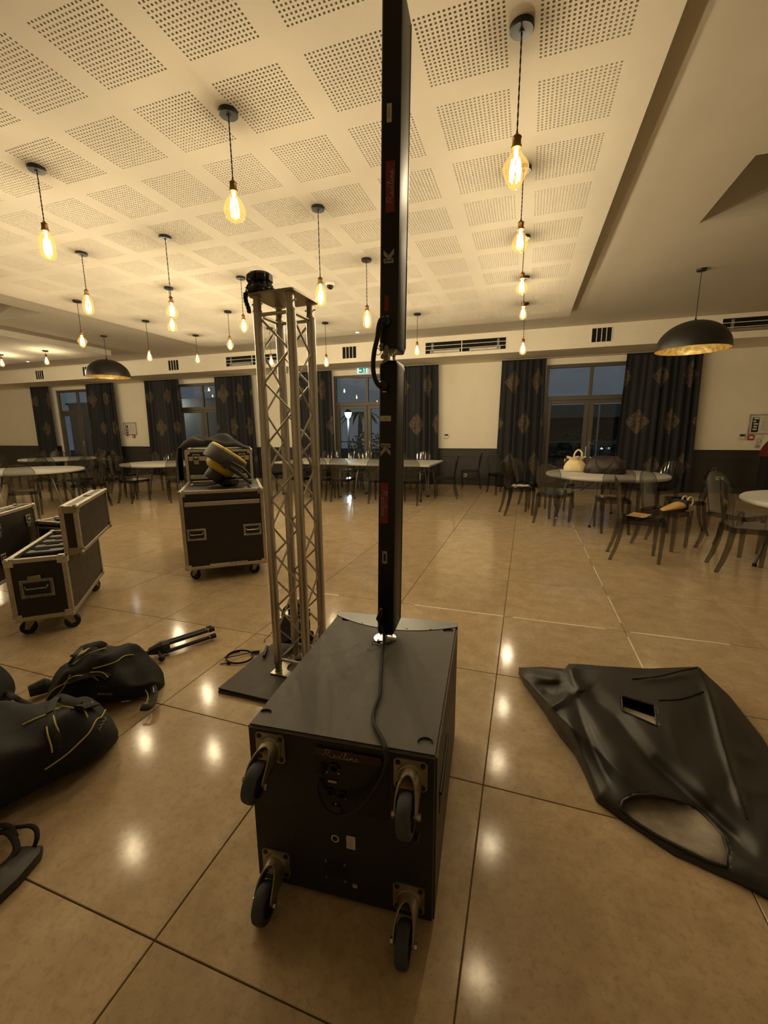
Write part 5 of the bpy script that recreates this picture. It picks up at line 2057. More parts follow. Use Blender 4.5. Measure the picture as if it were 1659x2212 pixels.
def box_frame(par, w, d, z0, z1, prefix, edge=0.03, sides='all', caps=True, top=True):
    """aluminium edging and ball corners round a box from (0,0,z0) to (w,d,z1)"""
    e, p = edge, 0.003
    zs = [z0, z1]

    def bar(c, s):
        MB().cbox(c, s, 0.003).build('edge_rail', 'alu2', par, 30)
    for x in (0, w):
        for y in (0, d):
            bar((x + (e / 2 - p if x == 0 else -e / 2 + p), y + (e / 2 - p if y == 0 else -e / 2 + p), (z0 + z1) / 2), (e, e, z1 - z0 - 0.01))
    for z in (z0, z1) if top else (z0,):
        zz = z + (e / 2 - p if z == z0 else -e / 2 + p)
        for y in (0, d):
            bar((w / 2, y + (e / 2 - p if y == 0 else -e / 2 + p), zz), (w - 2 * e, e, e))
        for x in (0, w):
            bar((x + (e / 2 - p if x == 0 else -e / 2 + p), d / 2, zz), (e, d - 2 * e, e))
    if caps:
        for x in (0, w):
            for y in (0, d):
                for z in zs:
                    m_ = MB()
                    sx, sy, sz = (1 if x == 0 else -1), (1 if y == 0 else -1), (1 if z == z0 else -1)
                    m_.ball((x + sx * 0.010, y + sy * 0.010, z + sz * 0.010), 0.021, 12)
                    m_.box((x + sx * 0.030 - sx * 0.005, y - sy * 0.0045, z + sz * 0.025), (0.05, 0.002, 0.046))
                    m_.box((x - sx * 0.0045, y + sy * 0.030 - sy * 0.005, z + sz * 0.025), (0.002, 0.05, 0.046))
                    m_.box((x + sx * 0.025, y + sy * 0.025, z - sz * 0.0045), (0.046, 0.046, 0.002))
                    m_.build('corner_cap', 'chrome', par, 40)


def recess_handle(par, T, w=0.15, h=0.105):
    m_ = MB()
    for (cx, cy, sx, sy) in ((0, h / 2 - 0.010, w, 0.020), (0, -h / 2 + 0.010, w, 0.020), (-w / 2 + 0.010, 0, 0.020, h - 0.04), (w / 2 - 0.010, 0, 0.020, h - 0.04)):
        m_.cbox((cx, cy, 0.003), (sx, sy, 0.006), 0.0015, T)
    o = m_.build('handle', 'chrome', par, 30)
    MB().box((0, 0, 0.0012), (w - 0.038, h - 0.038, 0.0016), T).build('handle_dish', 'ink', o, 0)
    b = MB()
    b.tube([T @ V((-w * 0.34, h * 0.16, 0.006)), T @ V((-w * 0.30, h * 0.02, 0.014)), T @ V((w * 0.30, h * 0.02, 0.014)), T @ V((w * 0.34, h * 0.16, 0.006))], 0.006, 8)
    b.build('handle_bar', 'chrome', o, 40)
    r_ = MB()
    for k in range(5):
        for y in (-1, 1):
            r_.ball((-w / 2 + 0.01 + (w - 0.02) * k / 4, y * (h / 2 - 0.010), 0.006), 0.0045, 6, T=T)
    r_.build('rivet', 'zinc', o, 40)
    return o


def face_front(x, y, z):
    """plane facing local -y: x right, y up"""
    return M.Translation((x, y, z)) @ M.Rotation(PI / 2, 4, 'X')


def face_right(x, y, z):
    return M.Translation((x, y, z)) @ M.Rotation(PI / 2, 4, 'Z') @ M.Rotation(PI / 2, 4, 'X')


def latch(par, T):
    m_ = MB()
    m_.cbox((0, 0, 0.003), (0.075, 0.075, 0.006), 0.002, T)
    o = m_.build('latch', 'zinc', par, 30)
    MB().box((0, 0, 0.0065), (0.05, 0.05, 0.001), T).build('latch_dish', 'ink', o, 0)
    b = MB()
    b.cbox((0, 0, 0.010), (0.044, 0.018, 0.006), 0.002, T)
    b.cyl(T @ V((0, 0, 0.007)), T @ V((0, 0, 0.014)), 0.012, n=12)
    b.build('butterfly', 'chrome', o, 30)
    MB().cbox((0, -0.056, 0.003), (0.05, 0.04, 0.005), 0.002, T).build('keeper', 'zinc', o, 30)
    return o


# central closed case
W1, D1, ZB1, ZT1 = 0.734, 0.869, 0.13, 0.874
c1 = thing('road_case', 'closed black road case with silver edges carrying the yellow spotlight', 'flight case', (-2.959, 2.986, 0), R(37.82), 'black road cases with aluminium edges')
ZL = ZT1 - 0.105
MB().box((W1 / 2, D1 / 2, (ZB1 + ZL) / 2), (W1 - 0.006, D1 - 0.006, ZL - ZB1 - 0.004)).build('body', 'case', c1, 0)
lid = MB().box((W1 / 2, D1 / 2, (ZT1 + ZL + 0.012) / 2), (W1 - 0.006, D1 - 0.006, ZT1 - ZL - 0.016)).build('lid', 'case', c1, 0)
box_frame(c1, W1, D1, ZB1, ZT1, 'x')
for y in (0, D1):
    MB().cbox((W1 / 2, y + (0.002 if y == 0 else -0.002), ZL - 0.016), (W1 - 0.07, 0.012, 0.042), 0.003).build('closing_rail', 'alu2', c1, 30)
    MB().box((W1 / 2, y + (-0.0030 if y == 0 else 0.0030), ZL + 0.028), (W1 - 0.07, 0.006, 0.004)).build('lid_gap', 'ink', c1, 0)
for x in (0, W1):
    MB().cbox((x + (0.002 if x == 0 else -0.002), D1 / 2, ZL - 0.016), (0.012, D1 - 0.07, 0.042), 0.003).build('closing_rail', 'alu2', c1, 30)
recess_handle(c1, face_front(0.118, 0.0, ZB1 + 0.335), 0.165, 0.11)
recess_handle(c1, face_front(W1 - 0.118, 0.0, ZB1 + 0.345), 0.165, 0.11)
MB().box((W1 * 0.52, -0.0042, ZB1 + 0.028), (0.34, 0.002, 0.030)).build('paper_strip', 'label', c1, 0)
for k in range(4):
    MB().box((W1 * 0.52 + 0.02 + 0.042 * k, -0.0056, ZB1 + 0.034), (0.032, 0.001, 0.022)).build('code_patch', 'grey', c1, 0)
for x, y, rz in ((0.09, 0.10, 2.5), (W1 - 0.09, 0.10, 2.8), (0.09, D1 - 0.10, 1.0), (W1 - 0.09, D1 - 0.10, 0.3)):
    caster(c1, x, y, ZB1, rz)
# tall case behind it
W2, D2, ZT2 = 0.70, 0.55, 1.215
o2 = V((-2.959, 2.986, 0)) + M.Rotation(R(37.82), 3, 'Z') @ V((-0.012, 0.915, 0))
c2 = thing('road_case', 'tall black road case under a black cloth, behind the spotlight', 'flight case', o2, R(37.82), 'black road cases with aluminium edges')
ZL2 = ZT2 - 0.075
MB().box((W2 / 2, D2 / 2, (ZB1 + ZL2) / 2), (W2 - 0.006, D2 - 0.006, ZL2 - ZB1)).build('body', 'case', c2, 0)
MB().box((W2 / 2, D2 / 2, (ZT2 + ZL2 + 0.01) / 2), (W2 - 0.006, D2 - 0.006, ZT2 - ZL2 - 0.012)).build('lid', 'case', c2, 0)
box_frame(c2, W2, D2, ZB1, ZT2, 'x')
MB().cbox((W2 / 2, 0.002, ZL2 - 0.022), (W2 - 0.07, 0.012, 0.050), 0.003).build('closing_rail', 'alu2', c2, 30)
MB().cbox((W2 / 2, 0.002, 0.915), (W2 - 0.07, 0.012, 0.045), 0.003).build('middle_rail', 'alu2', c2, 30)
for x in (0.11, W2 - 0.11):
    latch(c2, face_front(x, -0.006, ZL2 - 0.008))
for x in (0.09, W2 - 0.09):
    for y in (0.10, D2 - 0.10):
        caster(c2, x, y, ZB1, random.uniform(0, 6))
# black cloth thrown over the tall case
cl = thing('black_cloth', 'black cloth heaped on the tall road case and hanging down its left side', 'cloth', o2 + V((0, 0, ZT2 + 0.004)), R(37.82))
NU, NV = 44, 26
P = []
for j in range(NV + 1):
    v = -0.02 + (D2 * 0.85) * j / NV
    rw = []
    for i in range(NU + 1):
        u = -0.42 + 1.10 * i / NU
        tt = (u + 0.0)
        hgt = 0.125 * math.exp(-((u - 0.16) / 0.24) ** 2) + 0.105 * math.exp(-((u - 0.43) / 0.17) ** 2)
        hgt *= (0.55 + 0.45 * math.sin(PI * min(1, max(0, j / NV)))) * (1.0 if j else 0.35)
        fold = 0.018 * math.sin(14 * u + 6 * v) + 0.014 * math.sin(23 * u - 11 * v + 1) + 0.012 * math.sin(31 * v + 9 * u)
        z = max(0.0, hgt + fold * min(1, hgt * 12))
        x = u
        if u < -0.035:
            s_ = -0.035 - u
            x = -0.03 - 0.020 - 0.014 * abs(math.sin(17 * v)) - 0.05 * (1 - math.exp(-s_ * 14)) * (0.5 + 0.5 * math.sin(9 * v))
            z = 0.03 * math.exp(-s_ * 20) - s_ * 0.95
        rw.append((x, v + 0.008 * math.sin(15 * u), z))
    P.append(rw)
MB().grid(P).build('drape', 'cloth', cl, 70)
o = [c for c in cl.children][0]
md = o.modifiers.new('thickness', 'SOLIDIFY')
md.thickness = 0.004
md.offset = 1

# yellow and black spotlight lying on the case
cen = BY(487, 992, 3.50)
sp = thing('spotlight', 'yellow and black stage spotlight lying tilted on the central road case', 'stage light', (cen.x, cen.y, ZT1 + 0.003))
cl_ = cen - V((cen.x, cen.y, ZT1 + 0.003))
vr = (cen - CAM_O).normalized()
vx = vr.cross(V((0, 0, 1))).normalized()
vu = vx.cross(vr)
axd = (vx * 0.58 + vu * 0.81 + vr * 0.04).normalized()
T = M.Translation(cl_) @ rot_to(axd, _fwd)
MB().lathe([(0.14, -0.075), (0.197, -0.072), (0.20, -0.06), (0.20, 0.055), (0.197, 0.06), (0.182, 0.06), (0.182, -0.06)], 40, T, caps=False).build('outer_ring', 'colgrey', sp, 40)
MB().lathe([(0.191, 0.056), (0.191, 0.078), (0.182, 0.085), (0.150, 0.087), (0.150, 0.07), (0.182, 0.065)], 40, T, caps=False).build('yellow_rim', 'yellow', sp, 40)
MB().lathe([(0.151, 0.072), (0.10, 0.076), (0.0, 0.078)], 32, T).build('lens', 'panel', sp, 40)
MB().lathe([(0.145, -0.07), (0.145, -0.09), (0.136, -0.12), (0.115, -0.142), (0.08, -0.15)], 32, T).build('yellow_back', 'yellow', sp, 40)
tail = MB().lathe([(0.085, -0.145), (0.088, -0.15), (0.088, -0.235), (0.082, -0.245), (0.0, -0.245)], 28, T).build('tail_housing', 'colgrey', sp, 40)
for k in range(8):
    a = 2 * PI * k / 8
    MB().cyl(T @ V((0.189 * math.cos(a), 0.189 * math.sin(a), 0.068)), T @ V((0.1935 * math.cos(a), 0.1935 * math.sin(a), 0.068)), 0.005, n=8).build('screw', 'ink', sp)
yk = MB()
sid = T.to_3x3() @ V((0, 0, 1))
toward = -vr
e1 = (_r * 0.62 - _u * 0.42 + toward * 0.02).normalized()
for s in (-1, 1):
    pv = cl_ + toward * (s * 0.215) + _r * 0.01 - _u * 0.05
    L1 = pv + e1 * 0.27 + V((0, 0, -0.02))
    yk.tube(smoothpts([pv, pv + e1 * 0.12, L1], 4), 0.017, 6, flat=0.4, up=tuple(toward))
    yk.cyl(pv - toward * (s * 0.02), pv + toward * (s * 0.02), 0.045, n=18)
A_, B_ = cl_ + toward * 0.215 + e1 * 0.27 + V((0, 0, -0.075)) + _r * 0.01, cl_ - toward * 0.215 + e1 * 0.27 + V((0, 0, -0.075)) + _r * 0.01
yk.tube([A_, A_.lerp(B_, 0.5), B_], 0.016, 6)
yk.build('yoke', 'black', sp, 40)
hd = MB()
hd.tube(smoothpts([cl_ + _r * 0.06 + _u * -0.03 + toward * 0.20, cl_ + _r * 0.18 - _u * 0.10 + toward * 0.20, cl_ + _r * 0.245 - _u * 0.185 + toward * 0.15], 6), 0.011, 8)
hd.build('second_bracket', 'black', sp, 50)
pd = MB()
pd.cbox((0.02, 0.0, 0.04), (0.16, 0.14, 0.08), 0.02)
pd.build('base_housing', 'black', sp, 40)
wire = [(-0.05, -0.05, 0.03), (-0.14, -0.12, 0.012), (-0.20, -0.17, 0.010), (-0.24, -0.20, 0.016)]
MB().tube(smoothpts(wire, 5), 0.006, 8).build('lead', 'rubber', sp)
MB().ball((-0.25, -0.205, 0.018), 0.016, 10).build('lead_plug', 'chrome', sp)

# ------------------------------------------------------------------ open case at left
WA, DA, ZTA = 0.341, 0.959, 0.568
OA = V((-3.259, 1.744, 0))
AA = R(41.12)
ca = thing('open_road_case', 'open black road case at left with its lid standing upright on the hinge', 'flight case', OA, AA, 'black road cases with aluminium edges')
b_ = MB()
slab(b_, 0.002, 0.012, 0.002, DA - 0.002, ZB1, ZTA)
slab(b_, WA - 0.012, WA - 0.002, 0.002, DA - 0.002, ZB1, ZTA)
slab(b_, 0.012, WA - 0.012, 0.002, 0.012, ZB1, ZTA)
slab(b_, 0.012, WA - 0.012, DA - 0.012, DA - 0.002, ZB1, ZTA)
slab(b_, 0.012, WA - 0.012, 0.012, DA - 0.012, ZB1, ZB1 + 0.012)
b_.build('body', 'case', ca, 0)
box_frame(ca, WA, DA, ZB1, ZTA, 'x')
recess_handle(ca, face_front(WA * 0.46, 0.0, ZB1 + 0.225), 0.19, 0.13)
MB().cbox((WA * 0.44, -0.006, ZB1 + 0.225 + 0.078), (0.075, 0.012, 0.03), 0.003).build('handle_tab', 'zinc', ca)
for y in (0.14, 0.30, 0.47, 0.63, 0.80):
    MB().box((WA / 2, y, ZTA - 0.13), (WA - 0.026, 0.022, 0.22)).build('foam_divider', 'casein', ca, 0)
MB().cbox((WA * 0.55, 0.075, ZTA - 0.06), (0.22, 0.07, 0.08), 0.006).build('grey_insert', 'label', ca)
for y in (0.22, 0.385, 0.55, 0.72):
    k_ = MB().cbox((WA * 0.5, y, ZTA - 0.075), (0.24, 0.11, 0.15), 0.015).build('stowed_fixture', 'black', ca)
    MB().cbox((WA * (0.35 + 0.3 * y), y + 0.03, ZTA + 0.002), (0.09, 0.02, 0.010), 0.003).build('fixture_handle', 'rubber', k_)
for x, y, rz in ((0.07, 0.10, 3.3), (WA - 0.07, 0.09, 0.2), (WA - 0.07, DA - 0.10, 1.2), (0.07, DA - 0.10, 2.0)):
    caster(ca, x, y, ZB1, rz)
LT = 0.105
ld_ = bpy.data.objects.new('lid', None)
lidm = MB()
slab(lidm, WA + LT - 0.012, WA + LT - 0.002, 0.002, DA - 0.002, ZTA + 0.004, ZTA + WA - 0.004)
slab(lidm, WA + 0.004, WA + LT - 0.012, 0.002, 0.012, ZTA + 0.004, ZTA + WA - 0.004)
slab(lidm, WA + 0.004, WA + LT - 0.012, DA - 0.012, DA - 0.002, ZTA + 0.004, ZTA + WA - 0.004)
slab(lidm, WA + 0.004, WA + LT - 0.012, 0.012, DA - 0.012, ZTA + WA - 0.012, ZTA + WA - 0.002)
slab(lidm, WA + 0.004, WA + LT - 0.012, 0.012, DA - 0.012, ZTA + 0.002, ZTA + 0.012)
ld_ = lidm.build('lid', 'case', ca, 0)
fr_root = ld_


def lid_frame(par, x0, x1, y0, y1, z0, z1, e=0.028):
    p = 0.003

    def bar(c, s):
        MB().cbox(c, s, 0.003).build('edge_rail', 'alu2', par, 30)
    for y in (y0, y1):
        yy = y + (e / 2 - p if y == y0 else -e / 2 + p)
        for x in (x0, x1):
            bar((x + (e / 2 - p if x == x0 else -e / 2 + p), yy, (z0 + z1) / 2), (e, e, z1 - z0 - 0.01))
        for z in (z0, z1):
            bar(((x0 + x1) / 2, yy, z + (e / 2 - p if z == z0 else -e / 2 + p)), (x1 - x0 - 2 * e, e, e))
    for x in (x0, x1):
        for z in (z0, z1):
            bar((x + (e / 2 - p if x == x0 else -e / 2 + p), (y0 + y1) / 2, z + (e / 2 - p if z == z0 else -e / 2 + p)), (e, y1 - y0 - 2 * e, e))
    for y in (y0, y1):
        for x in (x1,):
            for z in (z0, z1):
                m_ = MB()
                sy, sz = (1 if y == y0 else -1), (1 if z == z0 else -1)
                m_.ball((x - 0.008, y + sy * 0.008, z + sz * 0.008), 0.021, 12)
                m_.box((x - 0.040, y - sy * 0.0045, z + sz * 0.024), (0.085, 0.002, 0.046))
                m_.box((x + 0.0045, y + sy * 0.024, z + sz * 0.024), (0.002, 0.046, 0.046))
                m_.build('corner_cap', 'zinc', par, 40)


lid_frame(ld_, WA + 0.002, WA + LT, 0, DA, ZTA + 0.002, ZTA + WA)
MB().cbox((WA + 0.05, DA * 0.62, ZTA + WA + 0.003), (0.05, 0.10, 0.006), 0.002).build('lid_latch', 'chrome', ld_)
for y in (0.2, 0.75):
    MB().cyl((WA - 0.002, y - 0.04, ZTA), (WA - 0.002, y + 0.04, ZTA), 0.007, n=8).build('hinge', 'chrome', ca)
# thin case standing further left
P1, P0 = G(74, 1088, 0.72), G(0, 1110, 0.72)
dv = (P0 - P1)
dv.z = 0
dv.normalize()
ang = math.atan2(-dv.y, -dv.x)
LB = 0.95
ob = P1 + dv * LB
ob.z = 0
cB = thing('upright_road_case', 'thin upright black road case with silver edges, cut by the left picture edge', 'flight case', ob, ang, 'black road cases with aluminium edges')
MB().box((LB / 2, 0.085, 0.425), (LB - 0.006, 0.164, 0.575)).build('body', 'case', cB, 0)
box_frame(cB, LB, 0.17, 0.13, 0.72, 'x', edge=0.028)
for x in (LB - 0.16, LB - 0.62):
    latch(cB, face_front(x, -0.005, 0.60))
    latch(cB, face_front(x, -0.005, 0.34))
for x in (LB - 0.22, LB - 0.5):
    MB().cbox((x, 0.085, 0.724), (0.09, 0.05, 0.006), 0.002).build('top_latch', 'chrome', cB)
MB().cbox((LB / 2, 0.085, 0.7215), (LB - 0.08, 0.012, 0.006), 0.002).build('seam_rail', 'zinc', cB)
for x in (0.1, LB - 0.1):
    for y in (0.045, 0.125):
        caster(cB, x, y, 0.13, 0.0, 0.045)
# low case behind
pC = G(104, 1130, 0.56)
cC = thing('low_road_case', 'low black road case with bright double edge behind the open case', 'flight case', (-4.53, 2.74, 0), R(3), 'black road cases with aluminium edges')
MB().box((0.19, 0.11, 0.345), (0.374, 0.214, 0.42)).build('body', 'case', cC, 0)
box_frame(cC, 0.38, 0.22, 0.13, 0.56, 'x')
MB().cbox((0.19, 0.002, 0.495), (0.31, 0.012, 0.022), 0.003).build('closing_rail', 'alu2', cC)
MB().cbox((0.21, 0.11, 0.568), (0.14, 0.06, 0.014), 0.004).build('top_handle', 'black', cC)
for x in (0.07, 0.31):
    for y in (0.06, 0.16):
        caster(cC, x, y, 0.13, 1.0)
#PART5
# ================================================================== BAGS ON THE FLOOR
def soft_bag(name, label, cat, p0, p1, wid, hgt, seed, mname='bag', taper=(0.75, 0.75), lump=0.03, cuts=(), sag=None):
    """soft holdall: sections along p0-p1, flat underneath; returns root, body, BVH in world space"""
    rnd = random.Random(seed)
    p0, p1 = V(p0), V(p1)
    ax = (p1 - p0)
    L_ = ax.length
    ax.normalize()
    sd = V((-ax.y, ax.x, 0))
    t = thing(name, label, cat, (p0 + p1) / 2)
    org = V(t.location)
    NS, NA = 40, 36
    rows = []
    ph = [rnd.uniform(0, 6) for _ in range(8)]
    for j in range(NS + 1):
        s = j / NS
        e = min(1.0, (1 - abs(2 * s - 1) ** 3.2))
        e = max(0.0, e) ** 0.5
        w = wid * e * (taper[0] * (1 - s) + taper[1] * s if False else 1) * (1 + 0.06 * math.sin(7 * s + ph[0]))
        h = hgt * e * (1 + 0.12 * math.sin(5 * s + ph[1]) + 0.06 * math.sin(13 * s + ph[2]))
        if sag:
            h *= sag(s)
        rw = []
        for i in range(NA):
            a = 2 * PI * i / NA
            c, sn = math.cos(a), math.sin(a)
            x = abs(c) ** 0.75 * (1 if c > 0 else -1) * w
            z = (abs(sn) ** 0.85 * (1 if sn > 0 else -1) * 0.5 + 0.5) * h
            if sn > -0.2:
                k = (sn + 0.2) / 1.2
                z += lump * k * (math.sin(9 * s + 2 * a + ph[3]) * 0.5 + math.sin(17 * s - 3 * a + ph[4]) * 0.35 + math.sin(29 * s + 5 * a + ph[5]) * 0.18) * e
                x += lump * 0.5 * math.sin(11 * s + 3 * a + ph[6]) * e
            q = p0 + ax * (L_ * s) + sd * x
            rw.append(V((q.x, q.y, max(0.003, z + 0.003))) - V((org.x, org.y, 0)))
        rows.append(rw)
    mb = MB().grid(rows, close_u=True)
    me = mb.mesh('body', mname, 80)
    o = bpy.data.objects.new('body', me)
    COL.objects.link(o)
    o.parent = t
    t.location = (org.x, org.y, 0)
    bv = BVHTree.FromPolygons([v.co + V((org.x, org.y, 0)) for v in me.vertices], [tuple(p.vertices) for p in me.polygons])
    return t, o, bv


def on_surface(bv, px, py, lift=0.006, fallback=0.1):
    d = ray(px, py).normalized()
    hit, nrm, _, _ = bv.ray_cast(CAM_O, d)
    if hit is None:
        return G(px, py, fallback)
    if nrm.dot(d) > 0:
        nrm = -nrm
    return hit + nrm * lift


def line_on(t, bv, pix, r, name, m, flat=1.0, lift=0.004, k=6, fb=0.15, arch=0.0):
    pts = [on_surface(bv, x, y, lift, fb) for x, y in pix]
    if arch:
        n = len(pts) - 1
        pts = [p + V((0, 0, arch * math.sin(PI * i / n))) for i, p in enumerate(pts)]
    pts = smoothpts(pts, k)
    off = V(t.location)
    mb = MB()
    if flat < 1:
        mb.tube([p - off for p in pts], r, 6, flat=flat, up=(0.25, -0.45, 0.85))
    else:
        mb.tube([p - off for p in pts], r, 6)
    return mb.build(name, m, t, 60)


b1, bo1, bv1 = soft_bag('duffel_bag', 'black duffel bag with yellow-green piping lying over a folded stand', 'bag', (-2.33, 1.34, 0), (-1.86, 1.64, 0), 0.165, 0.225, 5, lump=0.045, sag=lambda s: 1.12 - 0.50 * max(0.0, (s - 0.40) / 0.60))
line_on(b1, bv1, [(155, 1433), (160, 1422), (182, 1410), (212, 1400), (226, 1402)], 0.020, 'strap', 'strap', 0.22, 0.01, fb=0.27, arch=0.02)
line_on(b1, bv1, [(158, 1440), (175, 1427), (200, 1413), (226, 1404)], 0.003, 'piping', 'piping', fb=0.27, lift=0.012)
line_on(b1, bv1, [(201, 1444), (225, 1438), (250, 1430), (268, 1418), (288, 1415)], 0.003, 'piping', 'piping', fb=0.25)
line_on(b1, bv1, [(138, 1476), (152, 1464), (168, 1459), (195, 1460), (206, 1464), (213, 1470)], 0.003, 'piping', 'piping')
line_on(b1, bv1, [(150, 1470), (170, 1462), (195, 1456), (215, 1453), (226, 1456), (236, 1464)], 0.019, 'strap', 'strap', 0.22)
line_on(b1, bv1, [(195, 1452), (216, 1451), (228, 1456), (236, 1465)], 0.003, 'piping', 'piping', lift=0.010)
line_on(b1, bv1, [(152, 1458), (140, 1480), (125, 1500), (104, 1516), (103, 1510), (115, 1492), (135, 1478), (160, 1470)], 0.0028, 'piping', 'piping')
line_on(b1, bv1, [(313, 1489), (319, 1500), (318, 1514), (310, 1524), (303, 1527)], 0.003, 'piping', 'piping', fb=0.05)
line_on(b1, bv1, [(328, 1482), (333, 1498), (331, 1515), (322, 1527), (305, 1528)], 0.018, 'end_loop', 'strap', 0.3, fb=0.05)
line_on(b1, bv1, [(328, 1481), (332, 1496)], 0.003, 'piping', 'piping', fb=0.06, lift=0.012)
lg = MB()
for k in range(4):
    p = [on_surface(bv1, 212 + 8 * k + dx, 1499 + dy, 0.004) - V(b1.location) for dx, dy in ((0, 2), (3, -3), (5, 2), (7, -2))]
    lg.tube(p, 0.0018, 5)
lg.build('woven_logo', 'grey', b1, 60)
line_on(b1, bv1, [(150, 1482), (190, 1482), (250, 1482)], 0.002, 'zip', 'ink', lift=0.003)
line_on(b1, bv1, [(262, 1516), (281, 1514)], 0.0016, 'zip_pull', 'grey', lift=0.004)

b2, bo2, bv2 = soft_bag('duffel_bag', 'large black duffel bag with yellow-green piping in the left foreground', 'bag', (-1.775, 1.27, 0), (-2.03, 0.58, 0), 0.228, 0.25, 8, lump=0.045)
line_on(b2, bv2, [(226, 1535), (218, 1550), (207, 1557), (193, 1582), (170, 1606), (142, 1631), (110, 1653), (97, 1661)], 0.0032, 'piping', 'piping', fb=0.2)
line_on(b2, bv2, [(50, 1567), (75, 1555), (100, 1545), (125, 1533), (140, 1527), (156, 1526)], 0.003, 'piping', 'piping', fb=0.24)
line_on(b2, bv2, [(112, 1543), (120, 1535), (140, 1532), (157, 1535)], 0.003, 'piping', 'piping', fb=0.24, lift=0.012)
line_on(b2, bv2, [(108, 1546), (112, 1570), (118, 1595), (122, 1617)], 0.020, 'strap', 'strap', 0.22, 0.008, fb=0.2)
line_on(b2, bv2, [(113, 1545), (121, 1565), (128, 1590), (129, 1615)], 0.003, 'piping', 'piping', fb=0.2, lift=0.012)
line_on(b2, bv2, [(101, 1574), (104, 1592), (108, 1612), (111, 1625)], 0.003, 'piping', 'piping', fb=0.2, lift=0.012)
line_on(b2, bv2, [(105, 1545), (112, 1528), (128, 1521), (150, 1524), (170, 1528)], 0.020, 'strap', 'strap', 0.22, 0.01, fb=0.25, arch=0.02)
line_on(b2, bv2, [(175, 1530), (182, 1545), (187, 1553)], 0.003, 'piping', 'piping', fb=0.22, lift=0.010)
line_on(b2, bv2, [(195, 1520), (200, 1530), (200, 1536)], 0.003, 'piping', 'piping', fb=0.22, lift=0.010)
line_on(b2, bv2, [(165, 1535), (180, 1530), (198, 1527)], 0.030, 'handle_wrap', 'bag', 0.3, 0.012, fb=0.22)
lg = MB()
for k in range(4):
    p = [on_surface(bv2, 226 - 4 * k + dx, 1552 + 7 * k + dy, 0.004, 0.15) - V(b2.location) for dx, dy in ((2, 0), (-3, 2), (2, 4), (-2, 6))]
    lg.tube(p, 0.0018, 5)
lg.build('woven_logo', 'grey', b2, 60)
b3, bo3, bv3 = soft_bag('kit_bag', 'plain black kit bag at the left picture edge behind the large duffel', 'bag', (-2.53, 1.28, 0), (-3.07, 0.98, 0), 0.155, 0.22, 12, lump=0.025)
line_on(b3, bv3, [(12, 1500), (30, 1505), (45, 1515), (60, 1522), (70, 1532), (66, 1548), (58, 1562)], 0.012, 'handle_loop', 'cloth', 0.5, 0.012, fb=0.16)
line_on(b3, bv3, [(8, 1500), (14, 1496), (22, 1502)], 0.010, 'handle_end', 'cloth', 1.0, 0.012, fb=0.20)

# flat padded case corner with loops at the lower left
pd = [G(x, y, 0.03) for x, y in ((40, 1828), (92, 1825), (88, 1842), (40, 1898), (-10, 1945), (-90, 2005), (-110, 1930), (0, 1868), (22, 1848))]
c_ = sum(pd, V()) / len(pd)
t = thing('flat_pad', 'flat black padded pouch with loop handles at the lower left corner', 'pouch', (c_.x, c_.y, 0))
mb = MB()
n = len(pd)
def shr(k, z):
    return [((p.x - c_.x) * k, (p.y - c_.y) * k, z) for p in pd]
mb.grid([shr(0.97, 0.002), shr(1.0, 0.008), shr(1.0, 0.026), shr(0.96, 0.032)], close_u=True)
mb.add(shr(0.97, 0.002), [tuple(range(n))[::-1]])
tp = shr(0.96, 0.032)
mb.add([(0, 0, 0.046)] + tp, [(0, i + 1, (i + 1) % n + 1) for i in range(n)])
mb.build('pad', 'tarp', t, 50)


def loop(pix, r, z, name):
    pts = [G(x, y, zz) - V((c_.x, c_.y, 0)) for (x, y), zz in zip(pix, z)]
    MB().tube(smoothpts(pts, 6), r, 8, flat=0.6, up=(0, 0, 1)).build(name, 'cloth', t, 60)


loop([(20, 1788), (45, 1786), (65, 1784), (78, 1792), (80, 1810), (74, 1828)], 0.008, [0.03, 0.05, 0.06, 0.06, 0.05, 0.032], 'loop_handle')
loop([(-10, 1800), (14, 1797), (30, 1812), (36, 1830), (30, 1845), (15, 1862), (-8, 1880)], 0.011, [0.04, 0.05, 0.05, 0.045, 0.04, 0.035, 0.03], 'loop_handle')
loop([(-10, 1785), (10, 1783), (24, 1790), (33, 1808)], 0.010, [0.05, 0.06, 0.055, 0.05], 'loop_handle')

# folded speaker stand
s0, s1 = G(70, 1492, 0.045), G(461, 1364, 0.045)
ax = (s1 - s0).normalized()
sd = V((-ax.y, ax.x, 0))
t = thing('folded_stand', 'folded black tripod speaker stand lying on the floor behind the duffel bag', 'stand', (s0.x, s0.y, 0))
LN = (s1 - s0).length


def along(s, side=0.0, z=0.045):
    q = ax * (LN * s) + sd * side
    return V((q.x, q.y, z))


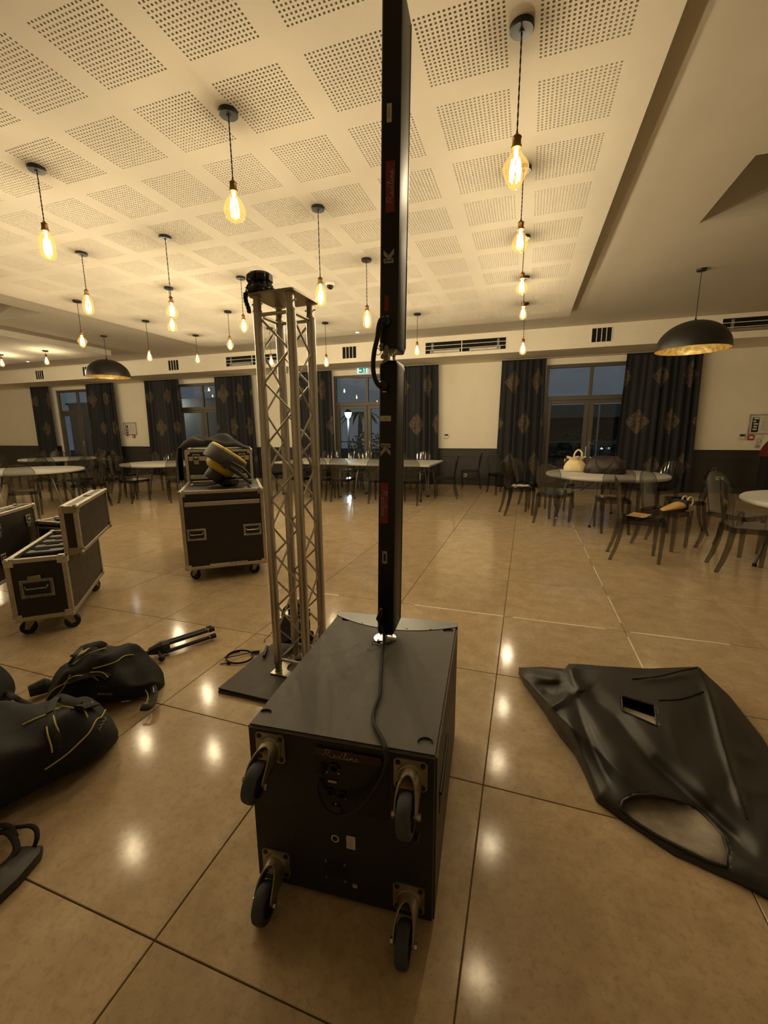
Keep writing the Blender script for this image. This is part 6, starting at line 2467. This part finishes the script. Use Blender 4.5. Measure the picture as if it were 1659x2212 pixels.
MB().cyl(along(0.02), along(0.62), 0.0155, n=14).build('pole', 'black', t)
hb = MB()
hb.cyl(along(0.585, 0, 0.05), along(0.66, 0, 0.05), 0.022, 0.043, 10)
hb.cyl(along(0.66, 0, 0.05), along(0.70, 0, 0.05), 0.043, 0.040, 10)
hbo = hb.build('collar', 'black', t, 30)
kn = MB()
kn.cyl(along(0.63, -0.03, 0.045), along(0.63, -0.085, 0.03), 0.008, n=8)
kn.ball(along(0.63, -0.095, 0.025), 0.019, 10)
kn.build('clamp_knob', 'rubber', hbo, 40)
for sdv, zz in ((0.035, 0.062), (-0.012, 0.070), (-0.032, 0.028)):
    l_ = MB().cyl(along(0.67, sdv, zz), along(0.985, sdv, zz), 0.0125, n=12).build('leg', 'black', t)
    MB().cyl(along(0.965, sdv, zz), along(1.0, sdv, zz), 0.0165, n=12).build('rubber_foot', 'rubber', l_)
    MB().cyl(along(0.955, sdv, zz), along(0.962, sdv, zz), 0.0145, n=12).build('leg_band', 'zinc', l_)
en = MB()
en.cyl(along(-0.015, 0, 0.046), along(0.06, 0, 0.05), 0.030, 0.041, 10)
en.cyl(along(0.06, 0, 0.05), along(0.085, 0, 0.05), 0.041, 0.02, 10)
en.build('end_socket', 'rubber', t, 30)

# coiled signal cable
c_ = G(520, 1422, 0.0)
t = thing('coiled_cable', 'small coil of thin black cable with plug on the floor left of the truss', 'cable', (c_.x, c_.y, 0))
pts = []
for k in range(46):
    a = 2 * PI * k / 20 + 2.2
    r_ = 0.073 + 0.005 * math.sin(0.33 * k)
    pts.append((r_ * math.cos(a) * 1.15, r_ * math.sin(a), 0.005 + 0.0022 * (k / 9)))
e0 = G(544, 1409, 0.012) - c_
e1 = G(560, 1408, 0.014) - c_
pts += [e0]
MB().tube(smoothpts(pts, 3), 0.0032, 7).build('lead', 'rubber', t, 60)
MB().cyl(e0, e1, 0.0095, 0.011, 12).build('plug', 'black', t)
p0, p1 = G(570, 1418, 0.042) - c_, G(577, 1397, 0.042) - c_
MB().cyl(p0, p1, 0.009, 0.010, 12).build('second_plug', 'black', t)
q = G(494, 1432, 0.008) - c_
MB().ball(q, 0.012, 8).build('tie_knot', 'cloth', t)
MB().tube([q, q + V((-0.03, -0.012, -0.003)), q + V((-0.045, -0.025, -0.003))], 0.003, 6).build('tie_end', 'cloth', t)

# black stage light standing behind the truss
c_ = G(628, 1402, 0.03)
t = thing('par_light', 'black finned stage light with yoke and hanging wire on the boards behind the truss', 'stage light', (-1.37, 2.255, 0.028), R(-15))
MB().lathe([(0.0, 0.0), (0.082, 0.0), (0.088, 0.006), (0.088, 0.10), (0.080, 0.11), (0.0, 0.11)], 28, M.Translation((0, 0, 0.09)) @ M.Rotation(R(62), 4, 'X')).build('body', 'black', t, 40)
for k in range(7):
    MB().cbox((-0.054 + 0.018 * k, 0.035, 0.20), (0.005, 0.09, 0.055), 0.001).build('cooling_fin', 'black', t, 20)
yk = MB()
yk.tube(smoothpts([(-0.108, 0.0, 0.09), (-0.115, 0.0, 0.19), (-0.05, 0.02, 0.25), (0.05, 0.02, 0.25), (0.115, 0.0, 0.19), (0.108, 0.0, 0.09)], 5), 0.013, 6, flat=0.4, up=(0, 1, 0))
yk.build('yoke', 'black', t, 50)
cl_ = MB()
cl_.cbox((-0.02, 0.03, 0.275), (0.05, 0.03, 0.045), 0.006)
cl_.cyl((-0.02, -0.01, 0.285), (-0.02, 0.07, 0.285), 0.009, n=10)
cl_.build('hook_clamp', 'zinc', t, 40)
for s in (-1, 1):
    MB().cyl((s * 0.10, 0, 0.10), (s * 0.135, 0, 0.10), 0.020, n=12).build('tilt_knob', 'rubber', t)
MB().cbox((0.0, 0.055, 0.03), (0.13, 0.10, 0.06), 0.01).build('power_box', 'black', t)
MB().tube(smoothpts([(-0.12, -0.01, 0.15), (-0.19, -0.06, 0.03), (-0.24, -0.07, -0.022), (-0.18, -0.03, -0.022), (-0.12, 0.0, 0.11)], 6), 0.0022, 5).build('safety_wire', 'rubber', t)
t = thing('small_fixture', 'small black fixture lying at the right foot of the truss', 'stage light', (-1.03, 2.30, 0.028), R(20))
MB().cbox((0, 0, 0.045), (0.13, 0.09, 0.09), 0.022).build('body', 'black', t, 40)
MB().cyl((0.0, -0.046, 0.05), (0.0, -0.052, 0.05), 0.032, n=18).build('lens', 'panel', t)
MB().cyl((-0.05, 0, 0.09), (0.05, 0, 0.105), 0.008, n=8).build('handle', 'zinc', t)
t = thing('clamp', 'small grey clamp with red band at the back foot of the truss', 'clamp', (-1.135, 2.12, 0.036), R(30))
MB().cbox((0, 0, 0.025), (0.045, 0.035, 0.05), 0.01).build('jaw', 'rubber', t, 40)
MB().cyl((-0.03, 0.0, 0.05), (0.03, 0, 0.055), 0.008, n=8).build('screw', 'chrome', t)
MB().cyl((0.0, -0.02, 0.02), (0.0, -0.026, 0.02), 0.010, n=10).build('red_band', 'red', t)

# ================================================================== BLACK COVER AT RIGHT
Lf = [(0, 1120, 1455), (.1, 1132, 1480), (.2, 1175, 1539), (.3, 1206, 1588), (.4, 1242, 1632), (.5, 1262, 1672), (.6, 1287, 1730), (.7, 1345, 1774), (.8, 1457, 1849), (.9, 1601, 1914), (1, 1730, 1980)]
Rt = [(0, 1121, 1442), (.1, 1168, 1440), (.2, 1220, 1444), (.24, 1228, 1434), (.3, 1250, 1434), (.4, 1310, 1439), (.5, 1400, 1444), (.6, 1508, 1440), (.7, 1576, 1503), (.8, 1645, 1590), (.9, 1725, 1720), (1, 1800, 1880)]


def foldh(p, pts, amp, wd, tp):
    """one fold: height falls off with distance from its line and tapers towards both ends"""
    best, bs, run, tot = 1e9, 0.0, 0.0, 0.0
    for a, b in zip(pts, pts[1:]):
        dx, dy = b[0] - a[0], b[1] - a[1]
        L_ = math.hypot(dx, dy)
        t_ = max(0, min(1, ((p[0] - a[0]) * dx + (p[1] - a[1]) * dy) / (L_ * L_)))
        d = math.hypot(p[0] - a[0] - t_ * dx, p[1] - a[1] - t_ * dy)
        if d < best:
            best, bs = d, tot + t_ * L_
        tot += L_
    if best > wd * 3:
        return 0.0
    q = bs / tot
    e = min(1, q / tp, (1 - q) / tp)
    e = 0.15 + 0.85 * e * e * (3 - 2 * e)
    return amp * e * math.exp(-(best / wd) ** 1.6)


def snap(p, poly, lim):
    """pull a mesh point onto an opening's edge so the opening gets a clean rim"""
    best, bq = 1e9, p
    for a, b in zip(poly, poly[1:] + poly[:1]):
        dx, dy = b[0] - a[0], b[1] - a[1]
        t_ = max(0, min(1, ((p[0] - a[0]) * dx + (p[1] - a[1]) * dy) / (dx * dx + dy * dy)))
        q = (a[0] + t_ * dx, a[1] + t_ * dy)
        d = math.hypot(p[0] - q[0], p[1] - q[1])
        if d < best:
            best, bq = d, q
    return bq if best < lim else p


def pick(tab, t):
    for a, b in zip(tab, tab[1:]):
        if t <= b[0] + 1e-9:
            f = (t - a[0]) / (b[0] - a[0])
            return a[1] + (b[1] - a[1]) * f, a[2] + (b[2] - a[2]) * f
    return tab[-1][1:]


FOLDS = [
    ([(1236, 1462), (1262, 1495), (1330, 1550), (1400, 1640), (1520, 1750), (1640, 1862)], -0.040, 21, 0.15),
    ([(1252, 1500), (1325, 1610), (1395, 1690)], 0.020, 42, 0.4),
    ([(1231, 1480), (1265, 1580), (1300, 1660), (1342, 1742)], -0.022, 13, 0.3),
    ([(1229, 1434), (1240, 1470), (1262, 1500)], 0.035, 13, 0.2),
    ([(1178, 1534), (1215, 1513), (1234, 1498)], 0.026, 9, 0.3),
    ([(1165, 1492), (1200, 1500), (1225, 1490)], -0.014, 9, 0.3),
    ([(1195, 1552), (1222, 1590), (1250, 1640)], -0.016, 12, 0.3),
    ([(1215, 1530), (1250, 1610), (1285, 1700)], 0.020, 13, 0.3),
    ([(1365, 1467), (1440, 1464), (1510, 1447)], 0.012, 9, 0.3),
    ([(1512, 1445), (1535, 1500), (1560, 1600), (1612, 1770)], 0.016, 9, 0.15),
    ([(1440, 1530), (1455, 1590), (1480, 1660)], 0.008, 14, 0.4),
    ([(1128, 1449), (1170, 1462), (1222, 1470)], 0.016, 10, 0.3), ([(1150, 1478), (1185, 1482), (1226, 1478)], -0.016, 8, 0.3),
    ([(1560, 1620), (1640, 1640)], 0.010, 14, 0.4), ([(1580, 1700), (1680, 1720)], 0.010, 16, 0.4),
    ([(1480, 1640), (1560, 1760), (1620, 1830)], 0.012, 30, 0.4)]


def segd(p, a, b):
    ax_, ay_ = b[0] - a[0], b[1] - a[1]
    t_ = max(0, min(1, ((p[0] - a[0]) * ax_ + (p[1] - a[1]) * ay_) / (ax_ * ax_ + ay_ * ay_)))
    return math.hypot(p[0] - a[0] - t_ * ax_, p[1] - a[1] - t_ * ay_)


MOUTH = [(1340, 1745), (1345, 1730), (1367, 1718), (1406, 1716), (1453, 1725), (1500, 1741), (1529, 1770), (1562, 1806), (1573, 1838), (1568, 1871), (1529, 1860), (1475, 1834), (1421, 1806), (1367, 1772)]
SLOT = [(1343, 1503), (1414, 1524), (1419, 1568), (1345, 1535)]


def inpoly(p, poly):
    r_ = False
    for (x1, y1), (x2, y2) in zip(poly, poly[1:] + poly[:1]):
        if (y1 > p[1]) != (y2 > p[1]) and p[0] < (x2 - x1) * (p[1] - y1) / (y2 - y1) + x1:
            r_ = not r_
    return r_


def edge_dist(p, poly):
    return min(segd(p, a, b) for a, b in zip(poly, poly[1:] + poly[:1]))


NT_, NU_ = 130, 90
P, PX = [], []
for j in range(NT_ + 1):
    t_ = j / NT_
    a, b = pick(Lf, t_), pick(Rt, t_)
    rw, rp = [], []
    for i in range(NU_ + 1):
        u = i / NU_
        p = (a[0] + (b[0] - a[0]) * u, a[1] + (b[1] - a[1]) * u)
        edge = min(1.0, u / 0.22) ** 0.6
        p = snap(snap(p, MOUTH, 3.0), SLOT, 2.6)
        far = 1.0 if u < 0.93 else (1 - (u - 0.93) / 0.07 * 0.15)
        base_h = (0.045 + 0.065 * math.sin(PI * min(1, t_ * 1.15 + 0.08)) ** 0.8) * edge * far
        base_h *= min(1, t_ / 0.06 + 0.3)
        h = base_h
        for fp in FOLDS:
            h += foldh(p, *fp) * edge
        h += (0.003 * math.sin(p[0] * 0.031 + p[1] * 0.021) + 0.003 * math.sin(p[0] * 0.017 - p[1] * 0.037)) * edge
        h = max(h, 0.006 if u > 0 else 0.003)
        rw.append(G(p[0], p[1], h))
        rp.append(p)
    # drop to the floor behind the silhouette
    tip = rw[-1]
    dirn = V((tip.x, tip.y, 0)).normalized()
    for q, zz in ((0.02, tip.z * 0.6), (0.03, 0.003)):
        rw.append(V((tip.x, tip.y, zz)) + dirn * q)
        rp.append((9999, 9999))
    P.append(rw)
    PX.append(rp)
co = V((0.62, 1.95, 0))
cv = thing('speaker_cover', 'black padded cloth cover lying rumpled on the floor at right', 'cover', co)


def skipf(j, i):
    c = ((PX[j][i][0] + PX[j + 1][i + 1][0]) / 2, (PX[j][i][1] + PX[j + 1][i + 1][1]) / 2) if i + 1 < len(PX[j]) else (9999, 9999)
    return inpoly(c, MOUTH) or inpoly(c, SLOT)


mb = MB().grid([[p - co for p in rw] for rw in P], skip=skipf)
shell = mb.build('shell', 'tarp', cv, 80)
md = shell.modifiers.new('thickness', 'SOLIDIFY')
md.thickness = 0.003
md.offset = -1


def surf(p):
    best, bj, bi = 1e9, 0, 0
    for j in range(0, NT_ + 1):
        for i in range(0, NU_ + 1):
            d = (PX[j][i][0] - p[0]) ** 2 + (PX[j][i][1] - p[1]) ** 2
            if d < best:
                best, bj, bi = d, j, i
    return P[bj][bi]


# lining inside the mouth and the pale inside of the slot, lying lower than the shell
li = []
for k in range(9):
    s_ = k / 8
    cxm = sum(q[0] for q in MOUTH) / len(MOUTH)
    cym = sum(q[1] for q in MOUTH) / len(MOUTH)
    rw = []
    for q in MOUTH:
        e = 1.07
        x, y = cxm + (q[0] - cxm) * s_ * e, cym + (q[1] - cym) * s_ * e
        rw.append(G(x, y, (0.020 if s_ < 0.9 else 0.012) + 0.004 * math.sin(x * 0.05) + 0.003 * math.sin(y * 0.08 + k)) - co)
    li.append(rw)
MB().grid(li, close_u=True).build('lining', 'lining', cv, 80)


def along_edge(poly, step):
    out = []
    for a, b in zip(poly, poly[1:] + poly[:1]):
        n_ = max(1, int(math.hypot(b[0] - a[0], b[1] - a[1]) / step))
        out += [(a[0] + (b[0] - a[0]) * k / n_, a[1] + (b[1] - a[1]) * k / n_) for k in range(n_)]
    return out


def edge_height(q):
    """height of the shell just at an opening's edge, averaged so that the hem runs smoothly"""
    s_ = surf(q)
    return s_.z


def hem(poly, step, r, name):
    qs = along_edge(poly, step)
    hs_l = [edge_height(q) for q in qs]
    n_ = len(qs)
    pts_ = []
    for k, q in enumerate(qs):
        h = sum(hs_l[(k + d) % n_] for d in range(-2, 3)) / 5
        pts_.append(G(q[0], q[1], h + 0.001) - co)
    MB().tube(pts_, r, 6, closed=True).build(name, 'tarp', cv, 60)


hem(MOUTH, 9, 0.0055, 'mouth_hem')
hem(SLOT, 6, 0.0038, 'slot_hem')
sl = [G(q[0], q[1], 0.045) - co for q in ((1330, 1495), (1425, 1518), (1430, 1580), (1330, 1545))]
MB().add(sl + [p - V((0, 0, 0.004)) for p in sl], [(0, 1, 2, 3), (7, 6, 5, 4), (0, 1, 5, 4), (1, 2, 6, 5), (2, 3, 7, 6), (3, 0, 4, 7)]).build('slot_lining', 'ink', cv, 0)
ps = [G(q[0], q[1], 0.05) - co for q in ((1338, 1523), (1418, 1551), (1424, 1574), (1338, 1538))]
MB().add(ps + [p - V((0, 0, 0.003)) for p in ps], [(0, 1, 2, 3), (7, 6, 5, 4), (0, 1, 5, 4), (1, 2, 6, 5), (2, 3, 7, 6), (3, 0, 4, 7)]).build('pale_flap', 'label', cv, 0)
for pix in ([(1512, 1444), (1530, 1500), (1556, 1590), (1585, 1680), (1612, 1768)], [(1421, 1512), (1470, 1508), (1520, 1497)], [(1365, 1466), (1420, 1462), (1470, 1450), (1508, 1443)]):
    MB().tube(smoothpts([surf(q) + V((0, 0, 0.002)) - co for q in pix], 5), 0.003, 5).build('seam', 'cloth', cv, 60)
